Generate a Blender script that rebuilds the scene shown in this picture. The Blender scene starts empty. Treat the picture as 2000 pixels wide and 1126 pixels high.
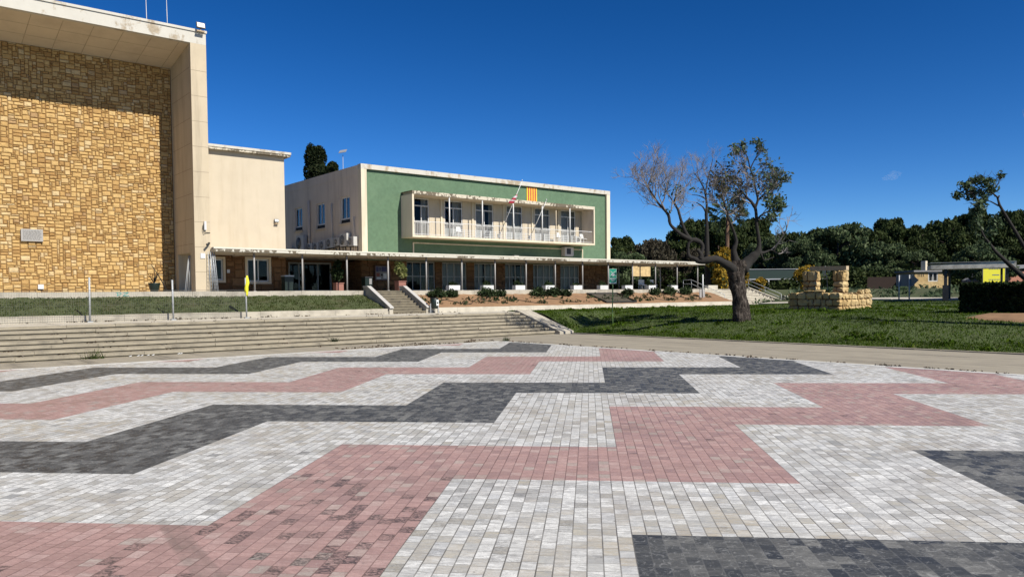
import bpy, bmesh, math, random
import numpy as np
from mathutils import Vector, Matrix
S = bpy.context.scene
COL = S.collection
R = math.radians
rng = random.Random(7)
nr = np.random.default_rng(11)

# ------------------------------------------------------------ camera, sky, sun
EYE = Vector((0, 0, 2.4))
fwd = Vector((.6325, .7739, -.0332)).normalized()
rgt = Vector((.7741, -.633, -.0098)); rgt = (rgt - fwd * rgt.dot(fwd)).normalized()
upv = rgt.cross(fwd)
cam = bpy.data.objects.new('camera', bpy.data.cameras.new('camera'))
COL.objects.link(cam)
cam.matrix_world = Matrix(((rgt.x, upv.x, -fwd.x, EYE.x), (rgt.y, upv.y, -fwd.y, EYE.y), (rgt.z, upv.z, -fwd.z, EYE.z), (0, 0, 0, 1)))
cam.data.sensor_width = 36
cam.data.lens = 1507 / 2000 * 36
cam.data.shift_y = 62.5 / 2000
cam.data.clip_start = .1
cam.data.clip_end = 6000
S.camera = cam

SUN = Vector((.139, -.732, .667)).normalized()
wd = bpy.data.worlds.new('World'); S.world = wd; wd.use_nodes = True
wn = wd.node_tree
bg = wn.nodes['Background']
sky = wn.nodes.new('ShaderNodeTexSky')
sky.sky_type = 'NISHITA'; sky.sun_disc = False
sky.sun_elevation = math.asin(SUN.z)
sky.sun_rotation = math.atan2(SUN.x, SUN.y)
sky.altitude = 100; sky.air_density = .68; sky.dust_density = 0.; sky.ozone_density = 4.3
hs = wn.nodes.new('ShaderNodeHueSaturation'); hs.inputs['Saturation'].default_value = 1.17; hs.inputs['Value'].default_value = .725; hs.inputs['Hue'].default_value = .503
gm = wn.nodes.new('ShaderNodeGamma'); gm.inputs[1].default_value = 1.33
wn.links.new(sky.outputs[0], gm.inputs[0]); wn.links.new(gm.outputs[0], hs.inputs['Color']); wn.links.new(hs.outputs[0], bg.inputs[0])
bg.inputs[1].default_value = .06
sl = bpy.data.lights.new('sun', 'SUN'); sl.energy = 5.0; sl.angle = R(.5); sl.color = (1, .945, .85)
so = bpy.data.objects.new('sun', sl); COL.objects.link(so)
so.rotation_euler = SUN.to_track_quat('Z', 'Y').to_euler(); so.location = (0, -20, 60)
S.view_settings.view_transform = 'Standard'; S.view_settings.look = 'None'
S.view_settings.exposure = .6; S.view_settings.gamma = 1

# ------------------------------------------------------------ materials
ALB = .64      # photograph is exposed high: albedos below are relative
def al(c, k=ALB): return tuple(x * k for x in c)
def nmat(name):
    m = bpy.data.materials.new(name); m.use_nodes = True
    t = m.node_tree
    return m, t, t.nodes['Principled BSDF']
def nd(t, typ, **kw):
    n = t.nodes.new(typ)
    for k, v in kw.items():
        if k == 'ins':
            for i, x in v.items():
                if hasattr(x, 'links') or isinstance(x, bpy.types.NodeSocket): t.links.new(x, n.inputs[i])
                else: n.inputs[i].default_value = x
        else: setattr(n, k, v)
    return n
def mth(t, op, a, b=0., c=0.): return nd(t, 'ShaderNodeMath', operation=op, ins={0: a, 1: b, 2: c}).outputs[0]
def pos(t, sc=(1, 1, 1)):
    g = nd(t, 'ShaderNodeNewGeometry').outputs['Position']
    return nd(t, 'ShaderNodeVectorMath', operation='MULTIPLY', ins={0: g, 1: sc}).outputs[0]
def noise(t, v, sc, det=3., rough=.55): return nd(t, 'ShaderNodeTexNoise', ins={'Vector': v, 'Scale': sc, 'Detail': det, 'Roughness': rough}).outputs[0]
def ramp(t, f, pts, interp='LINEAR'):
    n = nd(t, 'ShaderNodeValToRGB', ins={0: f}); cr = n.color_ramp; cr.interpolation = interp
    while len(cr.elements) < len(pts): cr.elements.new(.5)
    for e, (p, c) in zip(cr.elements, pts):
        e.position = p; e.color = (c, c, c, 1) if not hasattr(c, '__len__') else (*c, 1)
    return n.outputs[0]
def mixc(t, f, a, b, mode='MIX'):
    n = nd(t, 'ShaderNodeMix', data_type='RGBA', blend_type=mode)
    for i, x in ((0, f), (6, a), (7, b)):
        if isinstance(x, bpy.types.NodeSocket): t.links.new(x, n.inputs[i])
        elif i == 0: n.inputs[0].default_value = x
        else: n.inputs[i].default_value = (*x, 1)
    return n.outputs[2]
def bump(t, bs, h, strength=.4, dist=.02):
    b = nd(t, 'ShaderNodeBump', ins={'Strength': strength, 'Distance': dist, 'Height': h})
    t.links.new(b.outputs[0], bs.inputs['Normal'])
def plain(name, c, rough=.7, metal=0., var=.25, sc=2.5, dirt=None, streak=False, bmp=0., bsc=40, dirtamt=.5, dsc=None, dvec=None):
    m, t, b = nmat(name); c = al(c); dirt = al(dirt) if dirt else None
    p = pos(t)
    n1 = noise(t, p, sc, 4)
    col = mixc(t, n1, tuple(x * (1 - var) for x in c), tuple(min(1, x * (1 + var)) for x in c))
    if dirt:
        p2 = pos(t, dvec or ((1.3, 1.3, .12) if streak else (1, 1, 1)))
        f = ramp(t, noise(t, p2, dsc or (1.4 if streak else .8), 6, .65), [(.48, 0.), (.75, dirtamt)])
        col = mixc(t, f, col, dirt)
    t.links.new(col, b.inputs['Base Color'])
    b.inputs['Roughness'].default_value = rough; b.inputs['Metallic'].default_value = metal
    if bmp: bump(t, b, noise(t, p, bsc, 3), bmp)
    return m
def island(name, pts, rough=.8, nsc=6., bmp=.5, bsc=14., dark=.3, spec=.3):
    """colour varies from piece to piece of the mesh"""
    m, t, b = nmat(name)
    g = nd(t, 'ShaderNodeNewGeometry').outputs['Random Per Island']
    col = ramp(t, g, [(q, al(c)) for q, c in pts])
    p = pos(t)
    n = noise(t, p, nsc, 5, .6)
    col = mixc(t, ramp(t, n, [(.35, dark), (.62, 0.)]), col, (.02, .015, .01))
    t.links.new(col, b.inputs['Base Color']); b.inputs['Roughness'].default_value = rough
    b.inputs['Specular IOR Level'].default_value = spec
    if bmp: bump(t, b, noise(t, p, bsc, 4), bmp, .03)
    return m
def leafm(name, pts, trans=.25):
    m, t, b = nmat(name); pts = [(q, al(c, .78)) for q, c in pts]
    g = nd(t, 'ShaderNodeNewGeometry').outputs['Random Per Island']
    col = ramp(t, g, pts)
    n = noise(t, pos(t), .9, 2)
    col = mixc(t, ramp(t, n, [(.35, .55), (.6, 0.)]), col, tuple(x * .45 for x in pts[0][1]))
    t.links.new(col, b.inputs['Base Color']); b.inputs['Roughness'].default_value = .6
    b.inputs['Specular IOR Level'].default_value = .06
    tr = nd(t, 'ShaderNodeBsdfTranslucent', ins={'Color': col})
    mx = nd(t, 'ShaderNodeMixShader', ins={0: trans, 1: b.outputs[0], 2: tr.outputs[0]})
    t.links.new(mx.outputs[0], t.nodes['Material Output'].inputs[0])
    return m

A45 = R(45); TW = .14763; TH = .2013
PBX, PBY = -1.67587 * 2.4, 3.212085 * 2.4       # pattern origin in the paving's own axes
HALF = 1.8454 * 2.4 / 2
def tiles(name, cols, joint, jw=.013, veinc=(.35, .35, .36), vamt=.5, rough=.5, jamt=.9, veinl=(.8, .8, .79), beige=False, grime=0., fleck=0.):
    """marble setts: 15 x 20 cm, laid in rows at 45 degrees to the facade"""
    m, t, b = nmat(name)
    g = nd(t, 'ShaderNodeNewGeometry').outputs['Position']
    mp = nd(t, 'ShaderNodeMapping', vector_type='POINT', ins={'Vector': g, 'Rotation': (0, 0, A45)})
    sx = nd(t, 'ShaderNodeSeparateXYZ', ins={0: mp.outputs[0]})
    u = mth(t, 'DIVIDE', mth(t, 'SUBTRACT', sx.outputs[0], PBX), TW)
    v = mth(t, 'DIVIDE', mth(t, 'SUBTRACT', sx.outputs[1], PBY), TH)
    cu = mth(t, 'FLOOR', u)
    sh = nd(t, 'ShaderNodeTexWhiteNoise', noise_dimensions='1D', ins={'W': cu}).outputs[0]
    v2 = mth(t, 'ADD', v, sh)
    cv = mth(t, 'FLOOR', v2)
    idv = nd(t, 'ShaderNodeCombineXYZ', ins={0: cu, 1: cv, 2: 0.}).outputs[0]
    wnn = nd(t, 'ShaderNodeTexWhiteNoise', noise_dimensions='3D', ins={'Vector': idv})
    rnd = wnn.outputs[0]
    cols = [(q, al(c)) for q, c in cols]; joint = al(joint)
    col = ramp(t, rnd, cols)
    # veins, different in every tile
    off = nd(t, 'ShaderNodeVectorMath', operation='MULTIPLY', ins={0: wnn.outputs[1], 1: (37, 37, 37)}).outputs[0]
    def vn(sc, seed):
        v = nd(t, 'ShaderNodeVectorMath', operation='ADD', ins={0: nd(t, 'ShaderNodeVectorMath', operation='MULTIPLY', ins={0: mp.outputs[0], 1: sc}).outputs[0], 1: off}).outputs[0]
        return nd(t, 'ShaderNodeTexNoise', ins={'Vector': v, 'Scale': 1., 'Detail': 6., 'Roughness': .7, 'Distortion': seed}).outputs[0]
    vein = vn((5, 13, 5), .9)
    col = mixc(t, ramp(t, vein, [(.40, 0.), (.50, vamt * .5), (.66, vamt)]), col, al(veinc))
    v2n = vn((9, 26, 9), 1.6)
    col = mixc(t, ramp(t, v2n, [(.30, vamt * .9), (.44, 0.)]), col, al(veinl))
    col = mixc(t, ramp(t, mth(t, 'ABSOLUTE', mth(t, 'SUBTRACT', vn((7, 9, 7), 2.2), .5)), [(.0, vamt * .8), (.022, 0.)]), col, al(tuple(x * .55 for x in veinc)))
    # slow stains and wear
    st = noise(t, pos(t), .35, 5, .6)
    col = mixc(t, ramp(t, st, [(.42, 0.), (.7, .22)]), col, tuple(x * .55 for x in cols[1][1]))
    if beige:
        zb = ramp(t, noise(t, pos(t), .17, 4, .6), [(.42, 0.), (.60, 1.)])
        sb_ = nd(t, 'ShaderNodeSeparateColor', ins={0: wnn.outputs[1]})
        col = mixc(t, mth(t, 'MULTIPLY', zb, .30), col, al((.62, .60, .53)))
        pk = mth(t, 'MULTIPLY', mth(t, 'LESS_THAN', sb_.outputs[0], .34), mth(t, 'ADD', mth(t, 'MULTIPLY', zb, .5), .08))
        col = mixc(t, mth(t, 'MULTIPLY', pk, ramp(t, vn((6, 15, 6), 1.), [(.38, .2), (.6, 1.)])), col, al((.60, .50, .33)))
        pk2 = mth(t, 'MULTIPLY', mth(t, 'GREATER_THAN', sb_.outputs[0], .80), .42)
        col = mixc(t, mth(t, 'MULTIPLY', pk2, ramp(t, vn((6, 15, 6), 1.), [(.38, .3), (.6, 1.)])), col, al((.40, .42, .45)))
    if grime:
        # single setts gone dark and veined, in loose patches
        s3 = nd(t, 'ShaderNodeSeparateColor', ins={0: wnn.outputs[1]})
        gd = nd(t, 'ShaderNodeVectorMath', operation='DISTANCE', ins={0: g, 1: (3.42, 6.82, 0)}).outputs['Value']
        zone = mth(t, 'ADD', ramp(t, mth(t, 'DIVIDE', gd, 4.), [(.15, .9), (.75, 0.)]), ramp(t, noise(t, pos(t), .33, 3), [(.52, .0), (.72, .22)]))
        pick = mth(t, 'LESS_THAN', s3.outputs[1], mth(t, 'MULTIPLY', zone, .30))
        gn = ramp(t, vn((16, 30, 16), 1.2), [(.44, .12), (.56, 1.)])
        col = mixc(t, mth(t, 'MULTIPLY', mth(t, 'MULTIPLY', pick, gn), grime), col, (.028, .026, .025))
        col = mixc(t, ramp(t, noise(t, pos(t), .55, 7, .72), [(.50, 0.), (.68, .28)]), col, (.12, .09, .075))
    if fleck:
        fl = nd(t, 'ShaderNodeTexNoise', ins={'Vector': pos(t), 'Scale': 7., 'Detail': 7., 'Roughness': .8, 'Distortion': 2.}).outputs[0]
        col = mixc(t, ramp(t, fl, [(.545, 0.), (.61, fleck)]), col, al((.50, .50, .48)))
    # two faint curved tyre marks
    for (qx, qy, qr) in ((23.49, 5.44, 21.457), (23.49, 5.44, 21.34)):
        dx = nd(t, 'ShaderNodeVectorMath', operation='DISTANCE', ins={0: g, 1: (qx, qy, 0)}).outputs['Value']
        band_ = ramp(t, mth(t, 'ABSOLUTE', mth(t, 'SUBTRACT', dx, qr)), [(.0, .50), (.05, .34), (.075, 0.)])
        sy = nd(t, 'ShaderNodeSeparateXYZ', ins={0: g})
        sel = mth(t, 'MULTIPLY', mth(t, 'LESS_THAN', sy.outputs[1], 8.9), mth(t, 'LESS_THAN', sy.outputs[0], 6.))
        col = mixc(t, mth(t, 'MULTIPLY', mth(t, 'MULTIPLY', band_, sel), ramp(t, noise(t, pos(t), 4., 3), [(.3, .4), (.6, 1.)])), col, (.10, .09, .075))
    spots = noise(t, pos(t), 3.1, 4, .7)
    col = mixc(t, ramp(t, spots, [(.66, 0.), (.74, .6)]), col, (.06, .055, .05))
    fu = mth(t, 'FRACT', u); fv = mth(t, 'FRACT', v2)
    ju = mth(t, 'LESS_THAN', mth(t, 'MINIMUM', fu, mth(t, 'SUBTRACT', 1., fu)), jw / TW / 2)
    jv = mth(t, 'LESS_THAN', mth(t, 'MINIMUM', fv, mth(t, 'SUBTRACT', 1., fv)), jw * .8 / TH / 2)
    jn = mth(t, 'MULTIPLY', mth(t, 'MAXIMUM', ju, mth(t, 'MULTIPLY', jv, .75)), jamt)
    jn = mth(t, 'MULTIPLY', jn, ramp(t, noise(t, pos(t), 1.3, 4), [(.3, .45), (.6, 1.)]))
    col = mixc(t, jn, col, joint)
    t.links.new(col, b.inputs['Base Color'])
    rr = mth(t, 'ADD', mth(t, 'MULTIPLY', rnd, .25), rough)
    t.links.new(rr, b.inputs['Roughness'])
    b.inputs['Specular IOR Level'].default_value = .35
    bump(t, b, mth(t, 'SUBTRACT', mth(t, 'MULTIPLY', rnd, .4), jn), .35, .012)
    return m

def peel(name, base, under, x0=.50, x1=.53, sc=2.2, zs=1.):
    m, t, b = nmat(name); base = al(base); under = al(under)
    n = noise(t, pos(t, (1.6, 1.6, zs)), sc, 4, .7)
    n2 = noise(t, pos(t), .45, 3)
    f = ramp(t, mth(t, 'ADD', n, mth(t, 'MULTIPLY', mth(t, 'SUBTRACT', n2, .5), .85)), [(x0, 0.), (x1, 1.)])
    c2 = mixc(t, noise(t, pos(t), 9, 3), under, tuple(x * 2.2 for x in under))
    c1 = mixc(t, noise(t, pos(t), 1.5, 5), tuple(x * .8 for x in base), base)
    t.links.new(mixc(t, f, c1, c2), b.inputs['Base Color'])
    b.inputs['Roughness'].default_value = .85
    bump(t, b, f, .5, .01)
    return m
def glassm(name, tint=(.75, .8, .82), refl=.1, k=.8):
    m, t, b = nmat(name)
    t.nodes.remove(b)
    fr = nd(t, 'ShaderNodeFresnel', ins={'IOR': 1.5}).outputs[0]
    tr = nd(t, 'ShaderNodeBsdfTransparent', ins={'Color': (*tint, 1)})
    gl = nd(t, 'ShaderNodeBsdfGlossy', ins={'Color': (1, 1, 1, 1), 'Roughness': .02})
    mx = nd(t, 'ShaderNodeMixShader', ins={0: mth(t, 'ADD', mth(t, 'MULTIPLY', fr, k), refl), 1: tr.outputs[0], 2: gl.outputs[0]})
    t.links.new(mx.outputs[0], t.nodes['Material Output'].inputs[0])
    return m

M = {}
M['tile_white'] = tiles('white_marble', [(0, (.56, .565, .54)), (.10, (.66, .665, .64)), (.3, (.90, .90, .87)), (.55, (1.06, 1.06, 1.02)), (.84, (1.16, 1.16, 1.12)), (.90, (.84, .82, .73)), (.94, (.80, .75, .63)), (.965, (.66, .58, .40)), (.98, (.74, .68, .59)), (.985, (.46, .45, .42)), (1, (.25, .245, .21))], (.13, .12, .105), vamt=.85, veinc=(.44, .44, .43), veinl=(1.15, 1.15, 1.1), beige=True, grime=.35)
M['tile_pink'] = tiles('pink_marble', [(0, (.47, .31, .28)), (.3, (.57, .37, .335)), (.65, (.62, .40, .36)), (.88, (.66, .47, .43)), (.95, (.62, .52, .46)), (1, (.50, .45, .40))], (.20, .125, .11), vamt=.65, veinc=(.40, .25, .23), veinl=(.80, .64, .58), grime=.85)
M['tile_black'] = tiles('black_marble', [(0, (.048, .051, .052)), (.3, (.085, .088, .087)), (.6, (.15, .152, .147)), (.85, (.22, .22, .21)), (1, (.32, .32, .30))], (.20, .20, .19), vamt=.6, veinc=(.055, .057, .057), jamt=.5, veinl=(.40, .40, .38), fleck=.42)
M['border'] = plain('border_stone', (0.78, 0.77, 0.72), .7, var=.2, sc=3, dirt=(.25, .22, .18))
M['walk'] = plain('walk_concrete', (0.4, 0.355, 0.27), .9, var=.2, sc=1.2, dirt=(.15, .13, .10), bmp=.3, dirtamt=.75, dsc=1.2, dvec=(1.6, .16, 1))
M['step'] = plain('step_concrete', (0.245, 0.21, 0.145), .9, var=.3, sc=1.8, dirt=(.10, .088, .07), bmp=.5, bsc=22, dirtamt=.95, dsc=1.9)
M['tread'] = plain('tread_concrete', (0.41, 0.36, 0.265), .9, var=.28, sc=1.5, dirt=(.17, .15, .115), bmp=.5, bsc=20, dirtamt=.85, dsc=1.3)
M['stepw'] = plain('pale_step', (0.66, 0.61, 0.5), .9, var=.2, sc=2, dirt=(.2, .17, .13), bmp=.3)
M['kerb'] = plain('kerb_concrete', (0.58, 0.53, 0.43), .9, var=.25, sc=2.2, dirt=(.16, .14, .11), bmp=.4, dirtamt=.7)
M['cream'] = plain('cream_render', (0.7, 0.605, 0.455), .9, var=.1, sc=1.1, dirt=(.55, .45, .31), streak=True, bmp=.15, bsc=30, dirtamt=.5)
M['cream2'] = plain('pale_cream_paint', (0.86, 0.77, 0.58), .85, var=.08, sc=2, dirt=(.40, .30, .18), streak=True, dirtamt=.5)
M['sidewall'] = plain('side_render', (0.92, 0.8, 0.65), .9, var=.12, sc=.7, dirt=(.55, .46, .36), streak=True, dirtamt=.6)
M['slab'] = plain('limestone_slab', (0.68, 0.57, 0.4), .85, var=.12, sc=.9, dirt=(.40, .33, .23), streak=True, dirtamt=.75)
M['soffit'] = plain('soffit_slab', (0.86, 0.72, 0.52), .9, var=.15, sc=.6, dirt=(.62, .50, .36))
M['joint'] = plain('slab_joint', (.30, .24, .165), .9)
M['fascia'] = peel('weathered_fascia', (0.78, 0.745, 0.65), (.30, .25, .18), .54, .66, 1.2)
M['peel'] = peel('peeling_paint', (0.82, 0.78, 0.66), (.11, .09, .06), .50, .545, 2.4)
M['peel2'] = peel('flaking_edge', (0.82, 0.74, 0.58), (.11, .09, .06), .49, .54, 3.4)
M['lip'] = plain('white_lip', (0.84, 0.79, 0.66), .8, var=.12, sc=4)
M['under'] = plain('underside_paint', (0.74, 0.63, 0.48), .9, var=.12, sc=.8, dirt=(.3, .23, .16))
M['green'] = plain('green_stucco', (0.132, 0.225, 0.132), .95, var=.26, sc=4.5, dirt=(.19, .30, .18), bmp=.9, bsc=40, dirtamt=.6)
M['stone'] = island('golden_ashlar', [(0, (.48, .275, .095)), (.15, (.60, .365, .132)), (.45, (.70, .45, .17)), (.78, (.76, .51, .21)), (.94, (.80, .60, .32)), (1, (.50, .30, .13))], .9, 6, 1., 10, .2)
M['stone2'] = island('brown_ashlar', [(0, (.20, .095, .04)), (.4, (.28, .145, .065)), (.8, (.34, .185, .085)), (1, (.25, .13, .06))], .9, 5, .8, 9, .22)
M['mortar'] = plain('stone_mortar', (.19, .10, .036), .95)
M['wellstone'] = island('well_sandstone', [(0, (.62, .42, .18)), (.4, (.74, .53, .25)), (.8, (.82, .62, .32)), (1, (.66, .48, .25))], .95, 3, 1., 5, .3)
M['white'] = plain('white_paint', (.80, .80, .78), .5, var=.05)
M['whitebox'] = plain('white_planter', (.85, .85, .83), .7, var=.05, dirt=(.6, .57, .5))
M['alu'] = plain('grey_aluminium', (.52, .53, .54), .45, .3, var=.08)
M['frame'] = plain('white_frame', (.62, .60, .56), .5, var=.08)
M['galv'] = plain('galvanised_steel', (0.52, 0.54, 0.55), .5, .1, var=.15)
M['wire'] = plain('fence_wire', (.30, .31, .31), .5, .5)
M['post'] = plain('post_paint', (0.4, 0.38, 0.36), .6, var=.15)
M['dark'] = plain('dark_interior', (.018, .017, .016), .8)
M['darkgreen'] = plain('dark_green_plastic', (0.004, 0.016, 0.011), .45)
M['black'] = plain('black_metal', (.02, .02, .022), .5)
M['ac'] = plain('ac_casing', (.60, .59, .55), .6, var=.08)
M['terra'] = plain('terracotta_tub', (.36, .16, .12), .85, var=.15)
M['curtain'] = plain('grey_curtain', (0.46, 0.445, 0.41), .9, var=.12, sc=5)
M['darkcurtain'] = plain('dim_curtain', (.16, .15, .135), .9, var=.12, sc=5)
M['curtain2'] = plain('white_blind', (.66, .70, .72), .9, var=.08, sc=3)
M['glass'] = glassm('window_glass', (.74, .76, .75), .0, .25)
M['glasss'] = glassm('side_glass', (.6, .65, .66), 0., .10)
M['glassd'] = glassm('door_glass', (.62, .66, .67), .0, .3)
M['yellow'] = plain('yellow_cloth', (0.95, 0.88, 0.03), .6, var=.05)
M['red'] = plain('red_paint', (.55, .05, .04), .7)
M['yellowflag'] = plain('yellow_paint', (1.0, 0.66, 0.05), .7)
M['flagwhite'] = plain('flag_white', (.75, .70, .72), .8)
M['flagred'] = plain('flag_red', (.50, .03, .06), .8)
M['signgreen'] = plain('sign_green', (0.02, 0.4, 0.24), .4, var=.05)
M['signwhite'] = plain('sign_white', (.80, .85, .83), .4, var=.03)
M['polegreen'] = plain('pole_green', (0.25, 0.4, 0.12), .6, var=.25, sc=6)
def barkm():
    m, t, b = nmat('rough_bark')
    p = pos(t, (1, 1, .45)); n = nd(t, 'ShaderNodeTexNoise', ins={'Vector': p, 'Scale': 5.5, 'Detail': 6., 'Roughness': .7, 'Distortion': 1.5}).outputs[0]
    col = ramp(t, n, [(.36, (.008, .0065, .005)), (.5, (.030, .024, .02)), (.66, (.12, .10, .083))])
    t.links.new(col, b.inputs['Base Color']); b.inputs['Roughness'].default_value = .95; b.inputs['Specular IOR Level'].default_value = .2
    bump(t, b, n, 1., .08); return m
M['bark'] = barkm()
M['limb'] = plain('limb_bark', (0.019, 0.016, 0.013), .95, var=.5, sc=5, bmp=.6, bsc=12)
M['twig'] = plain('bare_twig', (0.275, 0.245, 0.23), .9, var=.3)
M['trunkp'] = plain('pine_bark', (.085, .06, .045), .95, var=.4)
M['palmtrunk'] = plain('palm_bark', (0.15, 0.085, 0.05), .95, var=.3, sc=5)
M['pine'] = leafm('pine_needles', [(0, (.026, .042, .013)), (.5, (.046, .068, .022)), (1, (.078, .096, .032))], .15)
M['olive'] = leafm('broad_leaves', [(0, (.055, .088, .038)), (.5, (.095, .135, .060)), (1, (.16, .195, .10))], .18)
M['dead'] = leafm('dry_foliage', [(0, (.05, .042, .03)), (.5, (.085, .075, .05)), (1, (.12, .11, .075))], .15)
M['cyp'] = leafm('cypress_leaves', [(0, (.012, .02, .009)), (.6, (.024, .036, .014)), (1, (.05, .055, .022))], .1)
M['leaf'] = leafm('tree_leaves', [(0, (.055, .095, .045)), (.5, (.11, .16, .08)), (1, (.22, .27, .17))], .35)
M['leafo'] = leafm('dull_tree_leaves', [(0, (.06, .055, .028)), (.5, (.10, .095, .045)), (1, (.15, .14, .07))], .3)
M['mimosa'] = leafm('yellow_blossom', [(0, (.30, .18, .02)), (.5, (.50, .32, .035)), (1, (.30, .24, .06))], .3)
M['shrub'] = leafm('shrub_leaves', [(0, (.02, .035, .015)), (.5, (.04, .062, .025)), (1, (.07, .095, .04))], .2)
M['pot'] = leafm('pot_plant_leaves', [(0, (.14, .18, .05)), (.5, (.30, .34, .11)), (1, (.60, .58, .26))], .35)
M['hedge'] = leafm('hedge_leaves', [(0, (.01, .02, .007)), (.5, (.02, .036, .012)), (1, (.045, .065, .024))], .1)
M['agave'] = leafm('agave_blades', [(0, (.05, .10, .05)), (.5, (.10, .17, .09)), (1, (.35, .42, .28))], .2)
M['grass'] = leafm('grass_blades', [(0, (.04, .085, .004)), (.5, (.07, .132, .007)), (.9, (.11, .165, .016)), (1, (.19, .20, .06))], .35)
M['grass2'] = leafm('dull_grass_blades', [(0, (.045, .072, .014)), (.5, (.066, .102, .020)), (1, (.13, .125, .05))], .3)
M['litter'] = leafm('dry_leaf_litter', [(0, (.05, .035, .02)), (.6, (.12, .08, .05)), (1, (.28, .24, .2))], .1)
M['soil'] = plain('red_soil', (0.335, 0.195, 0.098), .95, var=.3, sc=2.2, dirt=(.20, .10, .05), bmp=.8, bsc=7)
M['turf'] = plain('turf_soil', (0.07, 0.105, 0.018), .95, var=.5, sc=1.4, dirt=(.085, .085, .03), bmp=1., bsc=12)
M['turf2'] = plain('dull_turf_soil', (0.066, 0.086, 0.024), .95, var=.5, sc=1.4, dirt=(.10, .075, .04), bmp=1., bsc=12)
M['wood'] = plain('grey_wood', (0.62, 0.48, 0.32), .9, var=.3, sc=4, bmp=.5)
M['darkbrick'] = plain('dark_brick', (.03, .015, .010), .95, var=.3)
M['joint2'] = plain('faint_joint', (.56, .465, .33), .9)
M['plaque'] = plain('grey_plaque', (0.44, 0.42, 0.39), .6, var=.12)
M['plaqued'] = plain('plaque_letters', (.18, .17, .15), .6)
M['pink'] = plain('pink_render', (0.62, 0.27, 0.18), .9, var=.12)
M['roofgrey'] = plain('grey_roof', (.32, .32, .33), .8, var=.2)
M['slabgrey'] = plain('pergola_slab', (0.78, 0.74, 0.66), .9, var=.3, sc=3, dirt=(.05, .045, .04), dirtamt=.8)
M['dgreenroof'] = plain('green_fascia', (.008, .035, .025), .6)
M['signback'] = plain('sign_back_grey', (0.22, 0.26, 0.3), .5, var=.1)
M['blue'] = plain('poster_blue', (.05, .05, .16), .6)
M['poster'] = plain('poster_pale', (.30, .29, .28), .6)
M['posterred'] = plain('poster_red', (.32, .08, .06), .6)
M['board'] = plain('board_frame', (.10, .03, .025), .5)
M['graf'] = plain('teal_spray', (.10, .42, .36), .7)
M['hose'] = plain('black_hose', (.015, .014, .012), .7)
M['netting'] = plain('shade_netting', (0.085, 0.07, 0.045), .95, var=.5, sc=5)
M['paper'] = plain('white_litter', (.80, .80, .78), .8)

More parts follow.
